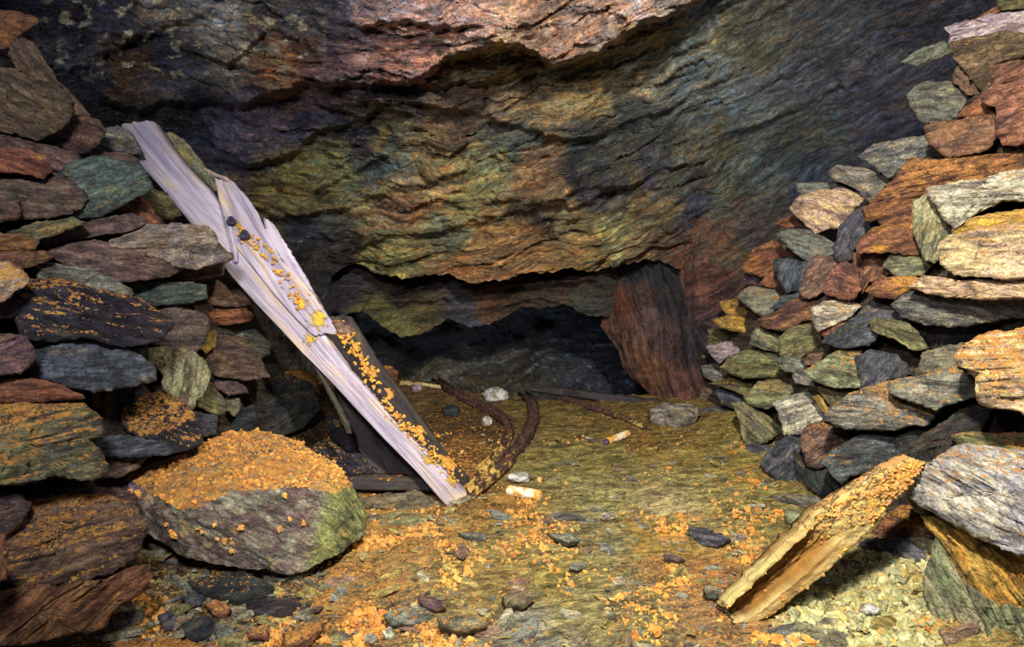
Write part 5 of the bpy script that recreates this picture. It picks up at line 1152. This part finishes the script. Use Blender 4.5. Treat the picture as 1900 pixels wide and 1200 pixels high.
# crumbs on the plank's right edge
def edge_crumbs(pts, name, n, t_fn, parent, label, seed, rad=(.003, .008), spread=5):
    r = np.random.RandomState(seed); P = np.array(pts, float); k = r.uniform(0, len(P)-1.001, n); i = k.astype(int); f = (k-i)[:, None]
    q = P[i]*(1-f)+P[i+1]*f + r.normal(size=(n, 2))*spread
    pos = at(q[:, 0], q[:, 1], t_fn(q[:, 0], q[:, 1])); crumbs(name, pos, np.tile([0, 0, .5], (n, 1)), r.uniform(*rad, n), parent, label, tones=((1., 1.1, .7), (1., .95, .85)), mat=M_CRUMB)
tpl = lambda px, py: TB(np.clip((py-228)/705., 0, 1)) - .006
edge_crumbs([(625, 600), (650, 640), (690, 700), (735, 770), (790, 825), (850, 890)], 'ochre_crumbs', 300, tpl, beam, 'yellow ochre crumbs along the right edge', 41, spread=6)
edge_crumbs([(445, 425), (470, 445), (490, 470), (520, 505), (540, 530), (555, 560)], 'ochre_crumbs', 60, lambda a, b: tpl(a, b)-.022, beam, 'yellow ochre crumbs on the upper face', 42, spread=7)

# the rotten sleeper crossing under the foot of the plank
slp = tag(board('rotten_sleeper', [((640, 886), (645, 910)), ((700, 884), (700, 912)), ((760, 886), (765, 912)), ((820, 892), (825, 914))], lambda u: np.interp(u, [0, 1], [2.66, 2.72]), .07, M_WOODD, None,
      'dark low sleeper with an orange-crusted top running left from the foot of the plank', 'timber', nu=80, nv=24, seed=14, du=lambda p: np.where(to_px(p)[1] < 893, .55, .1))[0])

# inclined hollow plank on the right
def incl():
    F_ = REG['F']
    def q(x, y): return (x/F_[2]+F_[0], y/F_[2]+F_[1])
    pf = on_floor(*q(340, 1085)); t1 = float((pf-CAMP) @ np.array([0, CP, -SP])); t0 = float(wall_tr(1705, 870)) - .25
    out = [(q(1183, 238), q(1247, 280)), (q(1110, 275), q(1200, 350)), (q(1040, 312), q(1140, 425)), (q(930, 375), q(1045, 515)), (q(830, 440), q(1010, 590)), (q(700, 520), q(930, 655)), (q(600, 630), q(850, 735)), (q(520, 700), q(720, 860)), (q(420, 800), q(600, 950)), (q(330, 890), q(500, 1035)), (q(240, 975), q(400, 1085)), (q(230, 1000), q(310, 1090))]
    def prof(u, v, x, y):
        # rotted-out hollow in the lower half, its rim at the left
        d = np.abs(v-.42)/.28; k = smooth(.42, .62, u)
        return -.05*k*np.clip((1-d)*3.5, 0, 1)**.6 + .008*k*np.exp(-((v-.42-.1*np.sin(u*12))/.03)**2) + .005*fbm(np.column_stack([x*34, y*34, x*0]), 4, gain=.6)
    return board('hollow_plank', out, lambda u: t0*(1-u)+t1*u, .06, M_WOODY, None, 'yellow ochre-crusted plank with a rotted hollow, propped from the floor against the right pack', 'plank', nu=200, nv=64, seed=21,
          prof=prof, du=lambda p: np.interp(to_px(p)[1], [850, 960, 1010, 1160], [.85, .6, .2, .1]))
hp = incl()
tag(hp[0], None, None)
_me = hp[0].data; _hv = np.array([v.co[:] for v in _me.vertices]) + np.array(hp[0].location); _hn = np.array([v.normal[:] for v in _me.vertices])
_px, _py = to_px(_hv); _w = (_hn @ hp[1] > .7)*smooth(1010, 940, _py)*(.25+smooth(1600, 1500, _px)*0) + (_hn @ hp[1] > .7)*.03
_k = np.random.RandomState(77).choice(len(_hv), 420, p=_w/_w.sum()); crumbs('ochre_crumbs', _hv[_k], _hn[_k], np.random.RandomState(78).uniform(.002, .006, 420), hp[0], 'fine orange crumbs on its upper face')

# dark board by the chamber, and the yellow one behind the leaning plank
board('floor_plank', [((985, 713), (984, 727)), ((1060, 722), (1058, 737)), ((1140, 733), (1140, 748)), ((1228, 742), (1228, 754))], lambda u: np.interp(u, [0, 1], [4.02, 3.85]), .05, M_WOODD, None,
      'long dark plank lying across the lip of the chamber', 'plank', nu=90, nv=14, seed=31, du=lambda p: np.full(len(p), .35))
board('floor_plank', [((742, 706), (742, 716)), ((790, 712), (790, 722)), ((840, 718), (840, 728))], lambda u: np.interp(u, [0, 1], [4.25, 4.15]), .04, M_WOODY, None,
      'short yellowish plank lying at the chamber lip right of the leaning plank', 'plank', nu=60, nv=10, seed=32, du=lambda p: np.full(len(p), .2))

# ------------------------------------------------------------------ bent rusty rails: a channel section swept along the floor
def rail(pts, w, h, label, seed, name='bent_rail', group=None, channel=True, lift=0.0, dz=0):
    P = []
    for a, b, z in pts:
        p = on_floor(a, b); 
        if z: p = hit_z(a, b, p[2]+z)
        P.append(p)
    P = np.array(P); s = np.linspace(0, 1, len(P)); n = 150; u = np.linspace(0, 1, n)
    # smooth interpolation
    Q = np.column_stack([np.interp(u, s, P[:, k]) for k in range(3)])
    for _ in range(26): Q[1:-1] = .25*Q[:-2]+.5*Q[1:-1]+.25*Q[2:]
    T = np.gradient(Q, axis=0); T /= np.linalg.norm(T, axis=1)[:, None]
    S = np.cross(T, [0, 0, 1.]); S /= np.linalg.norm(S, axis=1)[:, None]; U = np.cross(S, T)
    if channel: sec = [(-w/2, 0), (-w/2, h), (-w/2+.008, h), (-w/2+.009, h*.45), (0, h*.40), (w/2-.009, h*.45), (w/2-.008, h), (w/2, h), (w/2, 0), (0, -.004)]
    else: sec = [(-w/2, 0), (-w/2, h*.6), (-w/4, h), (w/4, h), (w/2, h*.6), (w/2, 0), (0, -.003)]
    # densify
    sec = np.array(sec); sec = resample(sec, 40); m = len(sec); V = []; RC = []
    for i in range(n):
        V.append(Q[i] + sec[:, :1]*S[i] + (sec[:, 1:]+.004)*U[i]); RC.append(np.column_stack([np.full(m, u[i]*1.5), sec[:, 0]+seed, sec[:, 1]]))
    V = np.vstack(V); RC = np.vstack(RC); c = np.repeat(Q, m, 0); d = V-c; d /= np.maximum(np.linalg.norm(d, axis=1)[:, None], 1e-6)
    V = V + d*(.004*fbm(V*45, 3))[:, None]
    F = [tuple(reversed(f)) for f in grid_faces(n, m, 0, True)]
    k = len(V); V = np.vstack([V, Q[0]+U[0]*h*.3, Q[-1]+U[-1]*h*.3]); RC = np.vstack([RC, RC[0], RC[-1]])
    F += [(k, j, (j+1) % m) for j in range(m)] + [(k+1, (n-1)*m+(j+1) % m, (n-1)*m+j) for j in range(m)]
    q = F[n//2*m + 20]; cc = V[list(q)].mean(0); nn = np.cross(V[q[1]]-V[q[0]], V[q[2]]-V[q[1]])
    if nn @ (cc-(Q[n//2]+U[n//2]*h*.4)) < 0: F = [tuple(reversed(f)) for f in F]
    du = np.where(RC[:, 2] > h*.3, .6, .05)*np.interp(RC[:, 0], [0, .7, 1.5], [.2, .4, 1.15])
    o = mesh_obj(name, V, F, M_RUST, None, {'rc': RC, 'du': du})
    return tag(o, label, 'rail', group)
rail([(787, 697, .0), (815, 715, 0), (850, 737, 0), (885, 755, 0), (915, 768, 0), (938, 785, 0), (946, 808, 0), (936, 838, 0), (916, 862, 0), (892, 885, 0)], .050, .035, 'bent rusty rail, the left one of the curved pair, its foot beside the plank', 1)
rail([(932, 716, 0), (952, 727, 0), (975, 740, 0), (989, 756, 0), (991, 780, 0), (981, 808, 0), (962, 838, 0), (938, 866, 0), (908, 895, 0), (872, 922, 0)], .060, .040, 'bent rusty rail with yellow crust, right one of the curved pair, touching the plank foot', 2)
rail([(1045, 742, 0), (1085, 755, 0), (1125, 768, 0), (1165, 783, 0), (1196, 797, 0)], .035, .022, 'short straight rusty bar on the floor pointing at the cartridge', 3, 'rusty_bar', None, False)

# ------------------------------------------------------------------ cartridges, pebbles
def tube(a, b, r0, r1, n=40, m=28, seed=1, amp=.002):
    a, b = np.array(a), np.array(b); ax = (b-a); L = np.linalg.norm(ax); ax /= L
    s = np.cross(ax, [0, 0, 1.]); s /= np.linalg.norm(s); u = np.cross(s, ax); V = []; RC = []; th = np.linspace(0, 2*math.pi, m, endpoint=False)
    for i in range(n):
        f = i/(n-1); e = min(f, 1-f)*L; rr = (r0*(1-f)+r1*f)*(1-.25*max(0, 1-e/.008)**2)
        V.append(a+ax*L*f + rr*(np.cos(th)[:, None]*s + np.sin(th)[:, None]*u)); RC.append(np.column_stack([np.full(m, f*L), rr*np.cos(th)+seed, rr*np.sin(th)]))
    V = np.vstack(V); RC = np.vstack(RC)
    V = V + (V-np.repeat(np.linspace(a, b, n), m, 0))/r0*(amp*fbm(V*70+seed, 3))[:, None]
    F = grid_faces(n, m, 0, True); k = len(V); V = np.vstack([V, a, b]); RC = np.vstack([RC, RC[0], RC[-1]])
    F += [(k, (j+1) % m, j) for j in range(m)] + [(k+1, (n-1)*m+j, (n-1)*m+(j+1) % m) for j in range(m)]
    q = F[m*n//2]; cc = V[list(q)].mean(0); nn = np.cross(V[q[1]]-V[q[0]], V[q[2]]-V[q[1]])
    if nn @ (cc-(a+b)/2 - ax*((cc-(a+b)/2) @ ax)) < 0: F = [tuple(reversed(f)) for f in F]
    return V, F, RC
def cartridge(pa, pb, r, label, cap=True, seed=1):
    a = on_floor(*pa) + np.array([0, 0, r*.9]); b = on_floor(*pb) + np.array([0, 0, r*.9])
    root = empty('paper_cartridge', (a+b)/2-np.array([0, 0, r*.9]), label, 'cartridge', None)
    V, F, RC = tube(a, b, r, r*1.05, seed=seed); mesh_obj('paper_wrap', V, F, M_PAPER, root, {'rc': RC})
    if cap:
        ax = (b-a)/np.linalg.norm(b-a); V, F, RC = tube(a-ax*.026, a-ax*.001, r*.8, r*.82, 10, seed=seed+1); tag(mesh_obj('end_cap', V, F, M_CAP, root, {'rc': RC}), 'purple-grey cap')
cartridge((1128, 824), (1166, 809), .017, 'white and orange stained paper cartridge with purple cap, on the floor right of the rails', True, 1)
cartridge((942, 917), (1003, 928), .021, 'cream and orange stained paper cartridge lying beside the foot of the right rail', False, 5)

def pebble(P, label, mat, seed, sink=.4, name='pebble', cat='stone', flat=.7):
    P = np.array(P, float); cx, cy = P[:, 0].mean(), P[:, 1].mean(); p = on_floor(cx, P[:, 1].max()-3); t = float((p-CAMP) @ np.array([0, CP, -SP]))
    wx = np.ptp(P[:, 0])*t/FPX/2; wz = np.ptp(P[:, 1])*t/FPX/2
    v, f = ico(4); V = v*np.array([wx, wx*flat, wz])
    V = V*(1 + .22*fbm(v*1.4+seed*3, 3) + .05*fbm(v*6+seed, 3))[:, None]; V = V + p + np.array([0, wx*flat*.5, wz*.75])
    o = mesh_obj(name, V, f, mat, None, {'rc': V, 'ta': np.tile(lin((150, 150, 140)), (len(V), 1)), 'tb': np.tile(lin((120, 120, 120)), (len(V), 1)), 'tc': np.tile(lin((160, 150, 120)), (len(V), 1)), 'du': np.zeros(len(V))})
    return tag(o, label, cat, 'small stones on the mine floor')
pebble([(895, 720), (942, 748)], 'pale grey lumpy stone between the far ends of the two bent rails', M_QUARTZ, 1)
pebble([(893, 774), (914, 793)], 'small bluish white stone left of the bend in the left rail', M_QUARTZ, 2)
pebble([(940, 878), (984, 897)], 'pale flat stone just behind the cartridge by the plank foot', M_QUARTZ, 3, flat=.6)
pebble([(1598, 1124), (1634, 1144)], 'white pebble in the pale gravel right of the inclined plank foot', M_QUARTZ, 5)
pebble([(1622, 1060), (1640, 1070)], 'tiny white pebble in the pale gravel below the blue-black slab', M_QUARTZ, 6)
def block():
    p = on_floor(773, 721); t = float((p-CAMP) @ np.array([0, CP, -SP]))
    stone('F', 'P', '764,710 780,709 784,712 783,720 768,721 763,717', 'pk', .0, 0, 'small squared pink-grey block on the yellowish plank at the chamber lip', t=t-.05, top=.2, depth=.04, grow=1.0, normal=-ray(773, 715), name='stone_block', group='small stones on the mine floor')
block()
stone('F', 'P', '690,672 705,668 722,672 738,690 735,712 712,715 695,700', 'or', .9, 0, 'rusty crumbly rock right of the leaning plank at the chamber lip', t=4.1, depth=.08, normal=-ray(715, 690), name='loose_rock')
stone('F', 'P', '615,590 635,588 655,602 650,618 628,612', 'pu', .7, 0, 'small dark crusted rock caught on the right edge of the plank', t=2.62, depth=.05, normal=-ray(635, 600), name='loose_rock')
